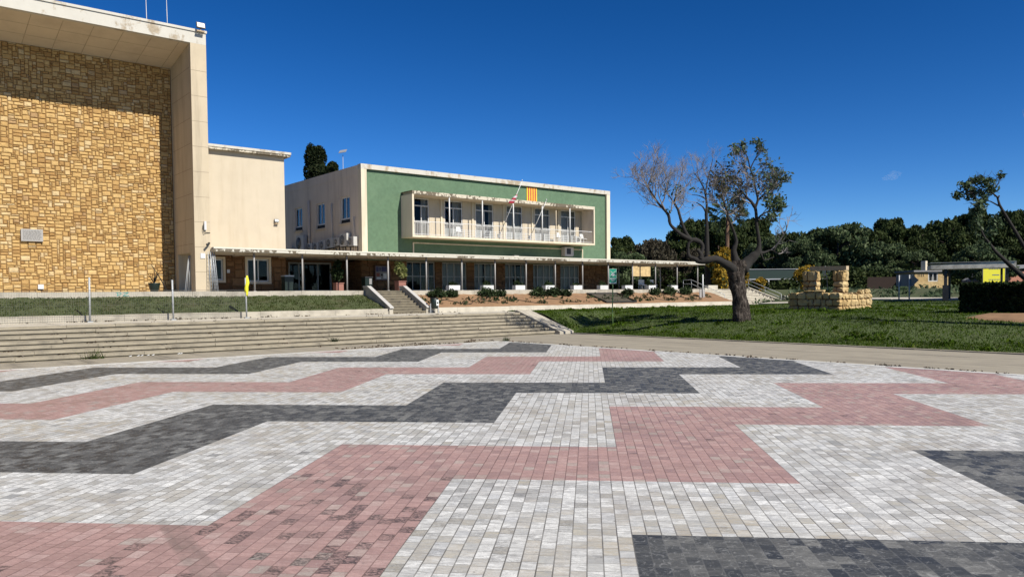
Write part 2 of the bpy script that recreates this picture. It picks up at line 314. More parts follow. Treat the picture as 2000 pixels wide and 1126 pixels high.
# ------------------------------------------------------------ geometry helpers
def root_loc(o):
    while o.parent: o = o.parent
    return o.location
class MB:
    def __init__(s): s.v = []; s.f = []; s.m = []; s.sm = []
    def add(s, vs, fs, m=0, smooth=False):
        n = len(s.v); s.v += [tuple(p) for p in vs]
        for f in fs: s.f.append(tuple(i + n for i in f)); s.m.append(m); s.sm.append(smooth)
    def box(s, x0, x1, y0, y1, z0, z1, m=0):
        s.add([(x0, y0, z0), (x1, y0, z0), (x1, y1, z0), (x0, y1, z0), (x0, y0, z1), (x1, y0, z1), (x1, y1, z1), (x0, y1, z1)],
              [(0, 3, 2, 1), (4, 5, 6, 7), (0, 1, 5, 4), (1, 2, 6, 5), (2, 3, 7, 6), (3, 0, 4, 7)], m)
    def obox(s, c, ax, half, m=0):
        c = Vector(c); a = [Vector(x).normalized() for x in ax]
        P = [c + a[0] * (i * half[0]) + a[1] * (j * half[1]) + a[2] * (k * half[2]) for k in (-1, 1) for j in (-1, 1) for i in (-1, 1)]
        s.add(P, [(0, 2, 3, 1), (4, 5, 7, 6), (0, 1, 5, 4), (1, 3, 7, 5), (3, 2, 6, 7), (2, 0, 4, 6)], m)
    def bar(s, p0, p1, w, h=None, m=0):
        p0 = Vector(p0); p1 = Vector(p1); d = (p1 - p0); L = d.length; d.normalize()
        x = d.cross(Vector((0, 0, 1)));
        if x.length < .01: x = Vector((1, 0, 0))
        x.normalize(); y = x.cross(d)
        s.obox((p0 + p1) / 2, (x, d, y), (w / 2, L / 2, (h or w) / 2), m)
    def tube(s, pts, rad, n=6, m=0, cap=True, jit=0., rg=None):
        pts = [Vector(p) for p in pts]
        if not hasattr(rad, '__len__'): rad = [rad] * len(pts)
        ring = []; x = None
        for i, p in enumerate(pts):
            d = (pts[min(i + 1, len(pts) - 1)] - pts[max(i - 1, 0)])
            if d.length < 1e-6: d = Vector((0, 0, 1))
            d.normalize()
            if x is None: x = d.orthogonal().normalized()
            else:
                x = x - d * x.dot(d); x = x.normalized() if x.length > 1e-4 else d.orthogonal().normalized()
            y = d.cross(x); r = []
            for k in range(n):
                a = 2 * math.pi * k / n
                q = rad[i] * (1 + (rg.uniform(-jit, jit) if rg else 0))
                r.append(p + (x * math.cos(a) + y * math.sin(a)) * q)
            ring.append(r)
        vs = [q for r in ring for q in r]; fs = []
        for i in range(len(ring) - 1):
            for k in range(n):
                a = i * n + k; b = i * n + (k + 1) % n
                fs.append((a, b, b + n, a + n))
        if cap and n > 2: fs.append(tuple(range(n))[::-1]); fs.append(tuple((len(ring) - 1) * n + k for k in range(n)))
        s.add(vs, fs, m, n > 4)
    def cyl(s, c, z0, z1, r0, r1=None, n=12, m=0): s.tube([(c[0], c[1], z0), (c[0], c[1], z1)], [r0, r0 if r1 is None else r1], n, m)
    def prism(s, poly, d, m=0):
        """polygon (3-D points) pushed along d"""
        n = len(poly); d = Vector(d); P = [Vector(p) for p in poly]; Q = [p + d for p in P]
        s.add(P + Q, [tuple(range(n))[::-1], tuple(range(n, 2 * n))] + [(i, (i + 1) % n, n + (i + 1) % n, n + i) for i in range(n)], m)
    def quad(s, *p, m=0): s.add(p, [tuple(range(len(p)))], m)
    def build(s, name, mats, parent=None, local=False, top=None, fixn=False):
        me = bpy.data.meshes.new(name)
        off = Vector((0, 0, 0))
        if not local:
            if parent is not None: off = root_loc(parent)
            elif top is not None: off = Vector(top)
        V = np.array(s.v, dtype=float).reshape(-1, 3) - np.array(off)
        me.from_pydata(V.tolist(), [], s.f)
        mats = mats if isinstance(mats, (list, tuple)) else [mats]
        for x in mats: me.materials.append(M[x] if isinstance(x, str) else x)
        me.polygons.foreach_set('material_index', s.m); me.polygons.foreach_set('use_smooth', s.sm)
        if fixn:
            b = bmesh.new(); b.from_mesh(me); bmesh.ops.recalc_face_normals(b, faces=b.faces); b.to_mesh(me); b.free()
        me.update()
        o = bpy.data.objects.new(name, me); COL.objects.link(o)
        if parent is not None: o.parent = parent
        elif top is not None: o.location = top
        return o
def thing(name, label, cat, loc, group=None, rz=0.):
    o = bpy.data.objects.new(name, None); COL.objects.link(o); o.location = loc; o.rotation_euler = (0, 0, rz)
    o.empty_display_size = .3
    o['label'] = label; o['category'] = cat
    if group: o['group'] = group
    return o
def tag(o, label, cat, group=None):
    o['label'] = label; o['category'] = cat
    if group: o['group'] = group
    return o
def kind(o, k='structure', label=None):
    o['kind'] = k
    if label: o['label'] = label
    return o
def dup(o, parent=None):
    c = o.copy(); COL.objects.link(c)
    if parent is not None: c.parent = parent
    for ch in list(o.children): dup(ch, c)
    return c
def npmesh(name, V, F, mats, parent=None, top=None, local=False, smooth=False):
    """numpy quads or triangles -> object"""
    me = bpy.data.meshes.new(name); off = np.zeros(3)
    if not local:
        if parent is not None: off = np.array(root_loc(parent))
        elif top is not None: off = np.array(top)
    V = V - off; k = F.shape[1]
    me.vertices.add(len(V)); me.vertices.foreach_set('co', V.astype(np.float32).ravel())
    me.loops.add(F.size); me.loops.foreach_set('vertex_index', F.astype(np.int32).ravel())
    me.polygons.add(len(F)); me.polygons.foreach_set('loop_start', np.arange(0, F.size, k, dtype=np.int32))
    me.update(calc_edges=True)
    for x in (mats if isinstance(mats, (list, tuple)) else [mats]): me.materials.append(M[x])
    o = bpy.data.objects.new(name, me); COL.objects.link(o)
    if parent is not None: o.parent = parent
    elif top is not None: o.location = top
    return o
def leaves(P, size, flat=0., asp=1.6, up=None):
    """a leaf quad at every point, random pose"""
    n = len(P); a = nr.normal(size=(n, 3)); a[:, 2] *= (1 - flat); a /= np.linalg.norm(a, axis=1)[:, None]
    b = nr.normal(size=(n, 3)); b -= a * (a * b).sum(1)[:, None]; b /= np.linalg.norm(b, axis=1)[:, None]
    sz = size * nr.uniform(.6, 1.4, n)[:, None]
    a = a * sz * asp / 2; b = b * sz / 2
    V = np.stack([P - a, P + b * .9, P + a, P - b * .9], 1).reshape(-1, 3)
    return V, np.arange(4 * n).reshape(n, 4)
def cloud(blobs, n, shell=.75, drop=0.):
    """points in the outer part of ellipsoids (x,y,z,rx,ry,rz)"""
    B = np.array(blobs, float); w = (B[:, 3] * B[:, 4] + B[:, 3] * B[:, 5]); w /= w.sum()
    i = nr.choice(len(B), n, p=w); d = nr.normal(size=(n, 3)); d /= np.linalg.norm(d, axis=1)[:, None]
    rr = shell + (1.06 - shell) * nr.random(n) ** .8
    P = B[i, :3] + d * B[i, 3:] * rr[:, None]
    # knobbly outline: push out and in
    k = np.sin(P[:, 0] * 2.1 + i) * np.sin(P[:, 1] * 2.3 + 2 * i) * np.sin(P[:, 2] * 2.7)
    return P + d * (k * .16 * B[i, 3])[:, None]

def ashlar(mb, o, ax, az, an, W, H, unit, m=0, proud=(.012, .045), hs=(1, 2, 2, 3), ws=(2, 3, 3, 4, 5, 6), gap=.014, hole=None, seed=1):
    """random rubble ashlar: o corner, ax/az axes, an outward normal"""
    rg = random.Random(seed)
    nx = max(1, int(W / unit)); nz = max(1, int(H / unit)); ux = W / nx; uz = H / nz
    occ = [[False] * nx for _ in range(nz)]
    if hole:
        for j in range(nz):
            for i in range(nx):
                if hole((i + .5) * ux, (j + .5) * uz): occ[j][i] = True
    o = Vector(o); ax = Vector(ax); az = Vector(az); an = Vector(an)
    for j in range(nz):
        for i in range(nx):
            if occ[j][i]: continue
            w = rg.choice(ws); h = rg.choice(hs)
            if h == 1 and w > 4: w = 4
            ww = 0
            while ww < w and i + ww < nx and not occ[j][i + ww]: ww += 1
            hh = 1
            while hh < h and j + hh < nz and all(not occ[j + hh][i + k] for k in range(ww)): hh += 1
            for a in range(hh):
                for b in range(ww): occ[j + a][i + b] = True
            x0 = i * ux + gap; x1 = (i + ww) * ux - gap; z0 = j * uz + gap; z1 = (j + hh) * uz - gap
            p = rg.uniform(*proud); e = min(.03, (z1 - z0) * .2)
            def P(x, z, d): return o + ax * x + az * z + an * d
            J = lambda: rg.uniform(-.010, .010)
            xm = (x0 + x1) / 2 + rg.uniform(-.15, .15) * (x1 - x0); zm = (z0 + z1) / 2
            vs = [P(x0, z0, -.03), P(x1, z0, -.03), P(x1, z1, -.03), P(x0, z1, -.03),
                  P(x0 + e, z0 + e, p + J()), P(xm, z0 + e, p + J()), P(x1 - e, z0 + e, p + J()), P(x1 - e, zm, p + J()), P(x1 - e, z1 - e, p + J()),
                  P(xm, z1 - e, p + J()), P(x0 + e, z1 - e, p + J()), P(x0 + e, zm, p + J()), P(xm, zm + J() * 3, p + .012 + J())]
            fs = [(12, 4, 5), (12, 5, 6), (12, 6, 7), (12, 7, 8), (12, 8, 9), (12, 9, 10), (12, 10, 11), (12, 11, 4),
                  (0, 1, 6, 5, 4), (1, 2, 8, 7, 6), (2, 3, 10, 9, 8), (3, 0, 4, 11, 10)]
            mb.add(vs, fs, m)
def wall(mb, fn, a0, a1, z0, z1, holes, depth, m=0, mr=None):
    """flat wall with openings; fn(a, z, d) gives the point, d = depth behind the face"""
    As = sorted({a0, a1, *[h[0] for h in holes], *[h[1] for h in holes]}); Zs = sorted({z0, z1, *[h[2] for h in holes], *[h[3] for h in holes]})
    As = [a for a in As if a0 <= a <= a1]; Zs = [z for z in Zs if z0 <= z <= z1]
    for i in range(len(As) - 1):
        for j in range(len(Zs) - 1):
            ca = (As[i] + As[i + 1]) / 2; cz = (Zs[j] + Zs[j + 1]) / 2
            if any(h[0] < ca < h[1] and h[2] < cz < h[3] for h in holes): continue
            mb.quad(fn(As[i], Zs[j], 0), fn(As[i + 1], Zs[j], 0), fn(As[i + 1], Zs[j + 1], 0), fn(As[i], Zs[j + 1], 0), m=m)
    mr = m if mr is None else mr
    for h in holes:
        a, b, c, d = h[:4]
        mb.quad(fn(a, c, 0), fn(a, c, depth), fn(a, d, depth), fn(a, d, 0), m=mr)
        mb.quad(fn(b, c, 0), fn(b, d, 0), fn(b, d, depth), fn(b, c, depth), m=mr)
        mb.quad(fn(a, d, 0), fn(a, d, depth), fn(b, d, depth), fn(b, d, 0), m=mr)
        mb.quad(fn(a, c, 0), fn(b, c, 0), fn(b, c, depth), fn(a, c, depth), m=mr)
def ss(x): x = min(1., max(0., x)); return x * x * (3 - 2 * x)

# ------------------------------------------------------------ levels
ZT = 1.27      # terrace
ZP = 2.77      # platform
def lawn(x, y):
    t = min(1., max(0., (x - 33) / 10, (y - 34.6) / 3.6))
    return ZT * math.sin(t * math.pi / 2) + .02 * max(0, x - 45) * min(1., max(0., (38 - y) / 6)) + .025 * math.sin(x * 1.3 + y * .7) * math.sin(y * 1.1) * t
def terr(x, y):
    if x < 33: z = -.25
    else: z = lawn(min(x, 64), y) - (.12 if x < 62.6 and y < 41.4 else .02 if x >= 62.6 else .12)
    if y > 38.6 and x < 62.4: z = max(z, ZT - .3)
    if x > 62.4: z = max(z, 1.25 + (ZP - 1.35) * max(ss((y - 44.4) / 4.4) if x > 75.5 else 0, ss((x - 67) / 18)))
    if x <= 62.4 and y > 46: z = 2.55
    if x > 60 and y > 49: z = 2.7
    d = x * .63 + y * .77
    return z + max(0., d - 105) * .035

# ------------------------------------------------------------ ground
gx = np.concatenate([np.array([-400, -150, -60, -30, 0, 15, 30]), np.arange(32.9, 110, 1.5), np.array([115, 125, 140, 160, 200, 300, 600, 1500])])
gy = np.concatenate([np.array([-1500, -400, -150, -80, -40]), np.arange(-30, 62, 1.3), np.array([66, 75, 90, 110, 150, 220, 400, 1500])])
mb = MB()
V = [(x, y, terr(x, y)) for y in gy for x in gx]; nx = len(gx)
mb.add(V, [(j * nx + i, j * nx + i + 1, (j + 1) * nx + i + 1, (j + 1) * nx + i) for j in range(len(gy) - 1) for i in range(nx - 1)], 0, True)
kind(mb.build('ground', 'turf2'))
# lawn surface
mb = MB(); lx = np.arange(33.0, 63.3, .5); ly = np.arange(-12, 41.45, .5); nx = len(lx)
mb.add([(x, y, lawn(x, y)) for y in ly for x in lx], [(j * nx + i, j * nx + i + 1, (j + 1) * nx + i + 1, (j + 1) * nx + i) for j in range(len(ly) - 1) for i in range(nx - 1)], 0, True)
kind(mb.build('lawn', 'turf'))

# paving: zigzag bands of pink, white and black marble
PX1, PY1 = 25.0, 31.6
bm = bmesh.new()
def band(i, j):
    a, b = i + .5, j + .5
    n = None
    for k in range(-60, 60):
        if b < 2 * math.floor((a - k) / 2) + 2 - k: n = k
        else: break
    return {0: 1, 2: 2}.get(n % 4, 0)
c45, s45 = math.cos(A45), math.sin(A45)
for i in range(-26, 24):
    for j in range(-14, 30):
        q = []
        for di, dj in ((0, 0), (1, 0), (1, 1), (0, 1)):
            u = PBX + (i + di) * HALF; v = PBY + (j + dj) * HALF
            q.append(((u + v) * c45, (v - u) * s45, 0))
        if min(p[0] for p in q) > PX1 or min(p[1] for p in q) > PY1 or max(p[0] for p in q) < -30 or max(p[1] for p in q) < -22: continue
        f = bm.faces.new([bm.verts.new(p) for p in q]); f.material_index = band(i, j)
bmesh.ops.remove_doubles(bm, verts=bm.verts, dist=1e-4)
for co, no in (((PX1 - .32, 0, 0), (1, 0, 0)), ((0, PY1 - .32, 0), (0, 1, 0))):
    bmesh.ops.bisect_plane(bm, geom=bm.verts[:] + bm.edges[:] + bm.faces[:], plane_co=co, plane_no=no, clear_outer=True)
me = bpy.data.meshes.new('plaza_paving'); bm.to_mesh(me); bm.free()
for k in ('tile_white', 'tile_pink', 'tile_black'): me.materials.append(M[k])
o = bpy.data.objects.new('plaza_paving', me); COL.objects.link(o); kind(o)
mb = MB()
x = -30.
while x < PX1 - .3:
    L = rng.uniform(.7, .95); mb.box(x, min(x + L - .012, PX1), PY1 - .32, PY1, -.2, .004 + rng.uniform(0, .004)); x += L
y = -22.
while y < PY1 - .33:
    L = rng.uniform(.7, .95); mb.box(PX1 - .32, PX1, y, min(y + L - .012, PY1 - .33), -.2, .004 + rng.uniform(0, .004)); y += L
kind(mb.build('paving_border', 'border'))
# concrete walk round the paving, in bays
mb = MB(); x = -30.
while x < 33:
    mb.box(x, min(x + 2.98, 33.), PY1 + .012, 34.75, -.2, -.012 + rng.uniform(0, .006)); x += 3.
y = -22.
while y < PY1:
    mb.box(PX1 + .012, 30.2, y, min(y + 2.985, PY1), -.2, -.012 + rng.uniform(0, .006))
    mb.box(30.215, 32.72, y, min(y + 2.985, PY1), -.2, -.012 + rng.uniform(0, .006)); y += 3.
y = -22.
while y < 34.7:
    mb.box(32.735, 33.02, y, min(y + .98, 34.7), -.2, .03 + rng.uniform(0, .01)); y += 1.
kind(mb.build('walkway', 'walk'))

# broad stairs up to the terrace
SX1 = 31.75; NST = 7; TR = .55; RI = ZT / NST
rt = thing('broad_stairs', 'broad weathered concrete stairs running along the back of the paving', 'stairs', (5, 34.7, 0))
mb = MB()
for k in range(NST):
    y0 = 34.75 + k * TR; x = -30. - rng.random() * 3
    while x < SX1:
        L = rng.uniform(1.6, 3.6); x1 = min(x + L, SX1); j = rng.uniform(-.02, .02); jz = rng.uniform(-.010, .010)
        last = k == NST - 1
        # thick tread block with a shadow gap below its nose
        mb.box(x + .006, x1 - .006, y0 + j - .045, y0 + TR + .02 if not last else 38.35, (k + 1) * RI - .115 + jz, (k + 1) * RI + jz)
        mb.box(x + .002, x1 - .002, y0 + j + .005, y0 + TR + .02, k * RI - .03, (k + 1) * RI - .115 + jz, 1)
        x = x1
mb.build('steps', ['tread', 'step'], rt)
mb = MB()
mb.prism([(SX1 + .01, 34.3, -.05), (SX1 + .01, 34.3, .16), (SX1 + .01, 38.35, ZT + .13), (SX1 + .01, 38.6, ZT + .13), (SX1 + .01, 38.6, -.05)], (1.15, 0, 0))
mb.build('sloping_cheek', 'kerb', rt, fixn=True)
# terrace in slabs
mb = MB(); x = -30.
while x < 33.5:
    mb.box(x, x + 2.38, 38.37, 42.5, .6, ZT - .006 + rng.uniform(0, .008)); x += 2.4
while x < 75.4:
    mb.box(x, x + 2.38, 41.42, 42.5 if x < 59.6 else 44.6, .6, ZT - .006 + rng.uniform(0, .008)); x += 2.4
mb.box(33., 60.6, 41.1, 41.40, .6, ZT + .03)
kind(mb.build('terrace', 'stepw'))
# far path
mb = MB()
for k in range(24):
    y = -8 + k * 2.05
    mb.prism([(63.3, y, lawn(63.3, y) + .13), (65.4, y, lawn(63.3, y) + .24), (65.4, y + 2, lawn(63.3, y + 2) + .24), (63.3, y + 2, lawn(63.3, y + 2) + .13)], (0, 0, -.6))
kind(mb.build('path', 'stepw', fixn=True))
# platform
mb = MB(); mb.box(-30, 21.2, 45.85, 49.7, 1., ZP - .01); mb.box(21.2, 62.4, 45.85, 66, 1., ZP - .01); mb.box(62.4, 72.6, 48.5, 66, 1., ZP - .01)
kind(mb.build('platform', 'kerb'))
mb = MB(); x = -30.
while x < 62.3:
    L = rng.uniform(1.8, 2.6); x1 = min(x + L, 62.4)
    if x < 24.8 < x1: x1 = 24.8
    if 24.8 <= x < 27.7: x = 27.7; continue
    mb.box(x + .006, x1 - .006, 45.55, 45.845, 1.8, ZP + rng.uniform(-.01, .012)); x = x1
mb.box(24.8, 27.7, 45.6, 45.845, 1.8, ZP - .004)
kind(mb.build('platform_edge', 'kerb'))
# low walls
def lowwall(label, x0, x1):
    rt = thing('low_wall', label, 'wall', ((x0 + x1) / 2, 42.65, ZT - .1), 'low walls along the terrace'); mb = MB(); mc = MB(); x = x0
    while x < x1 - .01:
        L = min(rng.uniform(2.2, 2.5), x1 - x); mb.box(x + .005, x + L - .005, 42.5, 42.8, .6, 1.6 + rng.uniform(-.012, .012)); x += L
    mb.build('wall_blocks', 'kerb' if x0 < 0 else 'stepw', rt)
    return rt
lowwall('low pale concrete wall below the dull grass bank left of the entrance steps', -30, 24.75)
lowwall('low cream concrete wall below the red soil bed', 27.75, 61.2)
# banks
def bank(name, m, x0, x1, rough=.05):
    mb = MB(); xs = np.arange(x0, x1 + .01, .35); ys = np.linspace(42.75, 45.6, 12); nx = len(xs); rg = random.Random(5)
    mb.add([(x, y, 1.56 + .93 * ((y - 42.75) / 2.85) ** .9 + rg.uniform(-rough, rough)) for y in ys for x in xs],
           [(j * nx + i, j * nx + i + 1, (j + 1) * nx + i + 1, (j + 1) * nx + i) for j in range(len(ys) - 1) for i in range(nx - 1)], 0, True)
    return kind(mb.build(name, m))
bank('grass_bank', 'turf2', -30, 24.7)
bank('soil_bed', 'soil', 27.8, 61.9, .035)
def bank_z(y): return 1.56 + .93 * max(0, (y - 42.75) / 2.85) ** .9

# entrance steps
rt = thing('entrance_steps', 'narrow entrance steps with white sloping cheeks between grass bank and soil bed', 'stairs', (26.2, 44.2, ZT))
mb = MB(); n = 9
for k in range(n):
    y0 = 42.45 + k * .35; z1 = ZT + (k + 1) * (ZP - ZT) / n
    mb.box(24.98, 27.45, y0 - .02, y0 + .37 if k < n - 1 else 45.58, z1 - .07, z1 - .006)
    mb.box(24.98, 27.45, y0 + .01, 45.57, z1 - (ZP - ZT) / n - .02, z1 - .07)
mb.build('steps', 'step', rt)
for x in (24.72, 27.46):
    mb = MB(); mb.prism([(x, 42.4, .9), (x, 42.4, 1.63), (x, 45.2, ZP + .24), (x, 45.75, ZP + .24), (x, 45.75, .9)], (.26, 0, 0), 0)
    ob = mb.build('sloping_cheek', 'kerb', rt, fixn=True)
    mb = MB(); mb.prism([(x - .03, 42.3, 1.63), (x - .03, 42.3, 1.70), (x - .03, 45.2, ZP + .31), (x - .03, 45.78, ZP + .31), (x - .03, 45.78, ZP + .24), (x - .03, 45.2, ZP + .24)], (.29, 0, 0)); mb.build('coping', 'frame', ob, fixn=True)

# ------------------------------------------------------------ theatre block
rt = thing('theatre_building', 'tall theatre block with a pale stone frame round a golden stone wall', 'building', (7, 50, ZP))
mb = MB()
mb.box(-6, 14.17, 50.28, 68, ZP - .5, 16.4, 0)
mb.build('body', 'mortar', rt)
mb = MB(); ashlar(mb, (-5.0, 50.25, ZP - .02), (1, 0, 0), (0, 0, 1), (0, -1, 0), 19.15, 13.7, .094, seed=3, hs=(1, 2, 2, 2, 3, 3), ws=(2, 3, 3, 4, 4, 5, 5), gap=.0075, proud=(.008, .035))
mb.build('stone_wall', 'stone', rt)
# frame: fascia, soffit, pillars
mb = MB()
mb.prism([(-6, 46.3, 17.05), (15.06, 46.3, 17.05), (15.06, 46.3, 17.72), (-6, 46.3, 17.72)], (0, .32, 0), 0)
mb.box(-6.05, 15.11, 46.24, 46.75, 17.72, 17.86, 0)
mb.build('fascia', 'fascia', rt, fixn=True)
mb = MB(); mb.prism([(-6, 46.62, 17.05), (-6, 50.3, 16.45), (-6, 68, 16.45), (-6, 68, 17.7), (-6, 46.62, 17.7)], (21.04, 0, 0))
for k in range(14):
    x = -5.2 + k * 1.45
    mb.obox((x, 48.46, 16.745), ((1, 0, 0), (0, 3.68, -.6), (0, .6, 3.68)), (.012, 1.8, .008), 1)
for q in (1.22, 2.45): mb.obox((4.2, 46.62 + q, 17.05 - q * .163), ((1, 0, 0), (0, 3.68, -.6), (0, .6, 3.68)), (9.6, .01, .008), 1)
sof = mb.build('roof', ['soffit', 'joint2'], rt, fixn=True)
def pillar(x0, x1, opening):
    mb = MB(); Y0, Y1 = 46.302, 68.
    if opening:
        mb.box(x0, x1, Y0, 47.1, ZP - .3, 17.05); mb.box(x0, x1, 49.55, Y1, ZP - .3, 16.46); mb.prism([(x0, 47.1, 5.06), (x0, 49.55, 5.06), (x0, 49.55, 16.55), (x0, 47.1, 16.96)], (x1 - x0, 0, 0))
    else: mb.box(x0, x1, Y0, Y1, ZP - .3, 16.46)
    for k in range(9):
        z = 3.9 + k * 1.45
        mb.box(x0 + .01, x1 + .002, Y0 - .004, Y0 + .3, z, z + .018, 1)
        if opening and z > 5.2: mb.box(x0 - .004, x0 + .2, Y0 + .31, 50.1, z + .2, z + .218, 1)
    mb.build('pillar', ['slab', 'joint'], rt, fixn=True)
pillar(14.17, 15.06, True); pillar(-6., -5.1, False)
def flat(name, label, cat, x0, x1, y, z0, z1, m, th=.05, grp=None):
    mb = MB(); mb.box(x0, x1, y - th, y, z0, z1); return tag(mb.build(name, m, top=((x0 + x1) / 2, y, z0)), label, cat, grp)
t = thing('stone_plaque', 'grey engraved stone plaque fixed on the golden stone wall', 'plaque', (6.6, 50.2, 5.63))
mb = MB(); mb.box(6.08, 7.13, 50.1, 50.2, 5.63, 6.3); mb.build('slab', 'plaque', t)
mb = MB()
for k in range(9):
    z = 6.2 - k * .06; x = 6.17
    while x < 7.0:
        L = rng.uniform(.05, .16); mb.box(x, min(x + L, 7.05), 50.094, 50.099, z, z + .022); x += L + .03
mb.build('engraved_lines', 'plaqued', t)
flat('notice_sign', 'small white notice low on the golden stone wall', 'sign', 6.82, 7.10, 50.2, 2.98, 3.24, 'white', .05)
flat('wall_notice', 'small white square notice on the pillar front', 'sign', 14.47, 14.74, 46.298, 4.7, 5.0, 'white', .03)
t = thing('wall_device', 'white antenna box with a dark cable loop on the pillar front', 'device', (14.76, 46.28, 6.3))
mb = MB(); mb.box(14.70, 14.82, 46.18, 46.298, 6.35, 6.85); mb.build('casing', 'white', t)
mb = MB(); mb.tube([(14.66, 46.2, 6.7), (14.62, 46.2, 6.4), (14.68, 46.2, 6.15), (14.8, 46.25, 6.2), (15.05, 46.28, 6.2)], .018, 5); mb.build('cable', 'black', t)
t = thing('security_camera', 'dark security camera on the pillar above the fence panels', 'camera', (14.9, 46.25, 5.55))
mb = MB(); mb.tube([(14.98, 46.28, 5.6), (14.9, 46.1, 5.56), (14.74, 45.95, 5.48)], .06, 8); mb.build('casing', 'black', t)
mb = MB(); mb.tube([(15.0, 46.296, 5.62), (14.95, 46.2, 5.6)], .025, 6); mb.build('bracket', 'black', t)
def floodlight(label, x, y, z, s=1.):
    t = thing('floodlight', label, 'lamp', (x, y, z))
    mb = MB(); mb.obox((x, y, z + .2 * s), ((1, 0, 0), (0, 1, -.3), (0, .3, 1)), (.24 * s, .05 * s, .17 * s)); mb.build('casing', 'black', t)
    mb = MB(); mb.obox((x, y - .057 * s, z + .217 * s), ((1, 0, 0), (0, 1, -.3), (0, .3, 1)), (.2 * s, .006, .13 * s)); mb.build('glass', 'alu', t)
    mb = MB(); mb.box(x - .24 * s, x + .2 * s, y - .1, y + .06, z - .16 * s, z - .1 * s); mb.box(x - .03, x + .03, y, y + .05, z - .12 * s, z + .1); mb.build('bracket', 'wood', t)
floodlight('black floodlight on the top right corner of the theatre roof', 14.72, 46.1, 17.86)
floodlight('small white lamp high on the blank cream wall', 20.5, 49.7, 7.35, .6)
for nm, (x, y) in (('thin white rooftop aerial, the left one of two', (12.95, 50.5)), ('thin bluish rooftop aerial nearer the roof corner', (14.05, 50.2))):
    mb = MB(); mb.tube([(x, y, 17.6), (x, y, 18.6), (x - .05, y, 22.5)], [.03, .025, .014], 6); tag(mb.build('roof_aerial', 'alu', top=(x, y, 17.6)), nm, 'aerial')

# ------------------------------------------------------------ cream annex
def pane_window(parent, fn, a0, a1, z0, z1, d, split=(.5,), trans=None, name='window', fm='frame', fw=.07, cur=None, g='glass', low=None, handle=False):
    """window set d behind the face: frame > pane, curtain"""
    mb = MB()
    def bx(A0, A1, Z0, Z1, D0, D1):
        P = [fn(a, z, q) for q in (D0, D1) for z in (Z0, Z1) for a in (A0, A1)]
        mb.add(P, [(0, 1, 3, 2), (4, 6, 7, 5), (0, 4, 5, 1), (1, 5, 7, 3), (3, 7, 6, 2), (2, 6, 4, 0)])
    bx(a0, a0 + fw, z0, z1, d - .03, d + .05); bx(a1 - fw, a1, z0, z1, d - .03, d + .05)
    bx(a0 + fw, a1 - fw, z1 - fw, z1, d - .03, d + .05); bx(a0 + fw, a1 - fw, z0, z0 + fw, d - .03, d + .05)
    for q in split:
        a = a0 + (a1 - a0) * q; bx(a - fw * .4, a + fw * .4, z0 + fw, (trans if trans else z1 - fw), d - .025, d + .045)
    if trans: bx(a0 + fw, a1 - fw, trans, trans + fw * 1.1, d - .028, d + .048)
    if low: bx(a0 + fw, a1 - fw, low, low + fw * .7, d - .02, d + .04)
    o = mb.build(name, fm, parent, fixn=True)
    mb = MB(); mb.quad(fn(a0 + .02, z0 + .02, d + .01), fn(a1 - .02, z0 + .02, d + .01), fn(a1 - .02, z1 - .02, d + .01), fn(a0 + .02, z1 - .02, d + .01)); mb.build('pane', g, o)
    if cur:
        mt, parts = cur; mb = MB()
        for (q0, q1) in parts:
            n = max(6, int((q1 - q0) * (a1 - a0) / .06)); L = []
            for i in range(n + 1):
                a = a0 + (a1 - a0) * (q0 + (q1 - q0) * i / n); w = d + .16 + .035 * math.sin(i * 1.9) + .015 * math.sin(i * .7)
                L += [fn(a, z0 + .06, w), fn(a, z1 - .05, w)]
            mb.add(L, [(2 * i, 2 * i + 2, 2 * i + 3, 2 * i + 1) for i in range(n)], 0, True)
        mb.build('curtain', mt, o)
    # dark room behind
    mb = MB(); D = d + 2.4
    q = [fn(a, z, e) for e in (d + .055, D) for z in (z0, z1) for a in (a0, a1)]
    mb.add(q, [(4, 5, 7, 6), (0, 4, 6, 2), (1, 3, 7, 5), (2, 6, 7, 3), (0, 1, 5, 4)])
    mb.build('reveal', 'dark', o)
    if handle:
        mb = MB(); a = (a0 + a1) / 2; z = low if low else (z0 + z1) / 2
        c = fn(a, z + .03, d - .05); e = fn(a, z + .03, d - .02); mb.tube([c, e], .07, 10); mb.build('handle', fm, o)
    return o
def FY(Y): return lambda a, z, d: (a, Y + d, z)
def FX(X): return lambda a, z, d: (X + d, a, z)
rt = thing('cream_annex', 'plain cream annex with a thin flat roof between theatre and green building', 'building', (18, 52, ZP))
mb = MB(); mb.box(15.065, 21.14, 49.8, 62, 5.2, 11.72); mb.build('wall', 'cream', rt)
mb = MB(); mb.box(15.07, 21.46, 49.46, 62, 11.722, 11.86); mb.build('roof', 'peel2', rt)
mb = MB(); mb.box(15.07, 21.49, 49.42, 62, 11.862, 12.02); mb.build('roof_edging', 'fascia', rt)
mb = MB(); W1 = (15.55, 16.95, 3.5, 4.86); W2 = (18.5, 19.95, 3.42, 4.9)
wall(mb, FY(49.83), 15.065, 21.14, ZP - .2, 5.2, [W1, W2], .2, 0)
mb.quad((21.14, 49.83, ZP - .2), (21.14, 62, ZP - .2), (21.14, 62, 5.2), (21.14, 49.83, 5.2))
gw = mb.build('ground_wall', 'mortar', rt)
mb = MB(); inh = lambda hs, ox, oz, e=.14: (lambda x, z: any(h[0] - e < x + ox < h[1] + e and h[2] - e < z + oz < h[3] + e for h in hs))
ashlar(mb, (15.07, 49.81, ZP - .02), (1, 0, 0), (0, 0, 1), (0, -1, 0), 6.07, 2.35, .17, hole=inh([W1, W2], 15.07, ZP), seed=8); mb.build('stone_facing', 'stone2', rt)
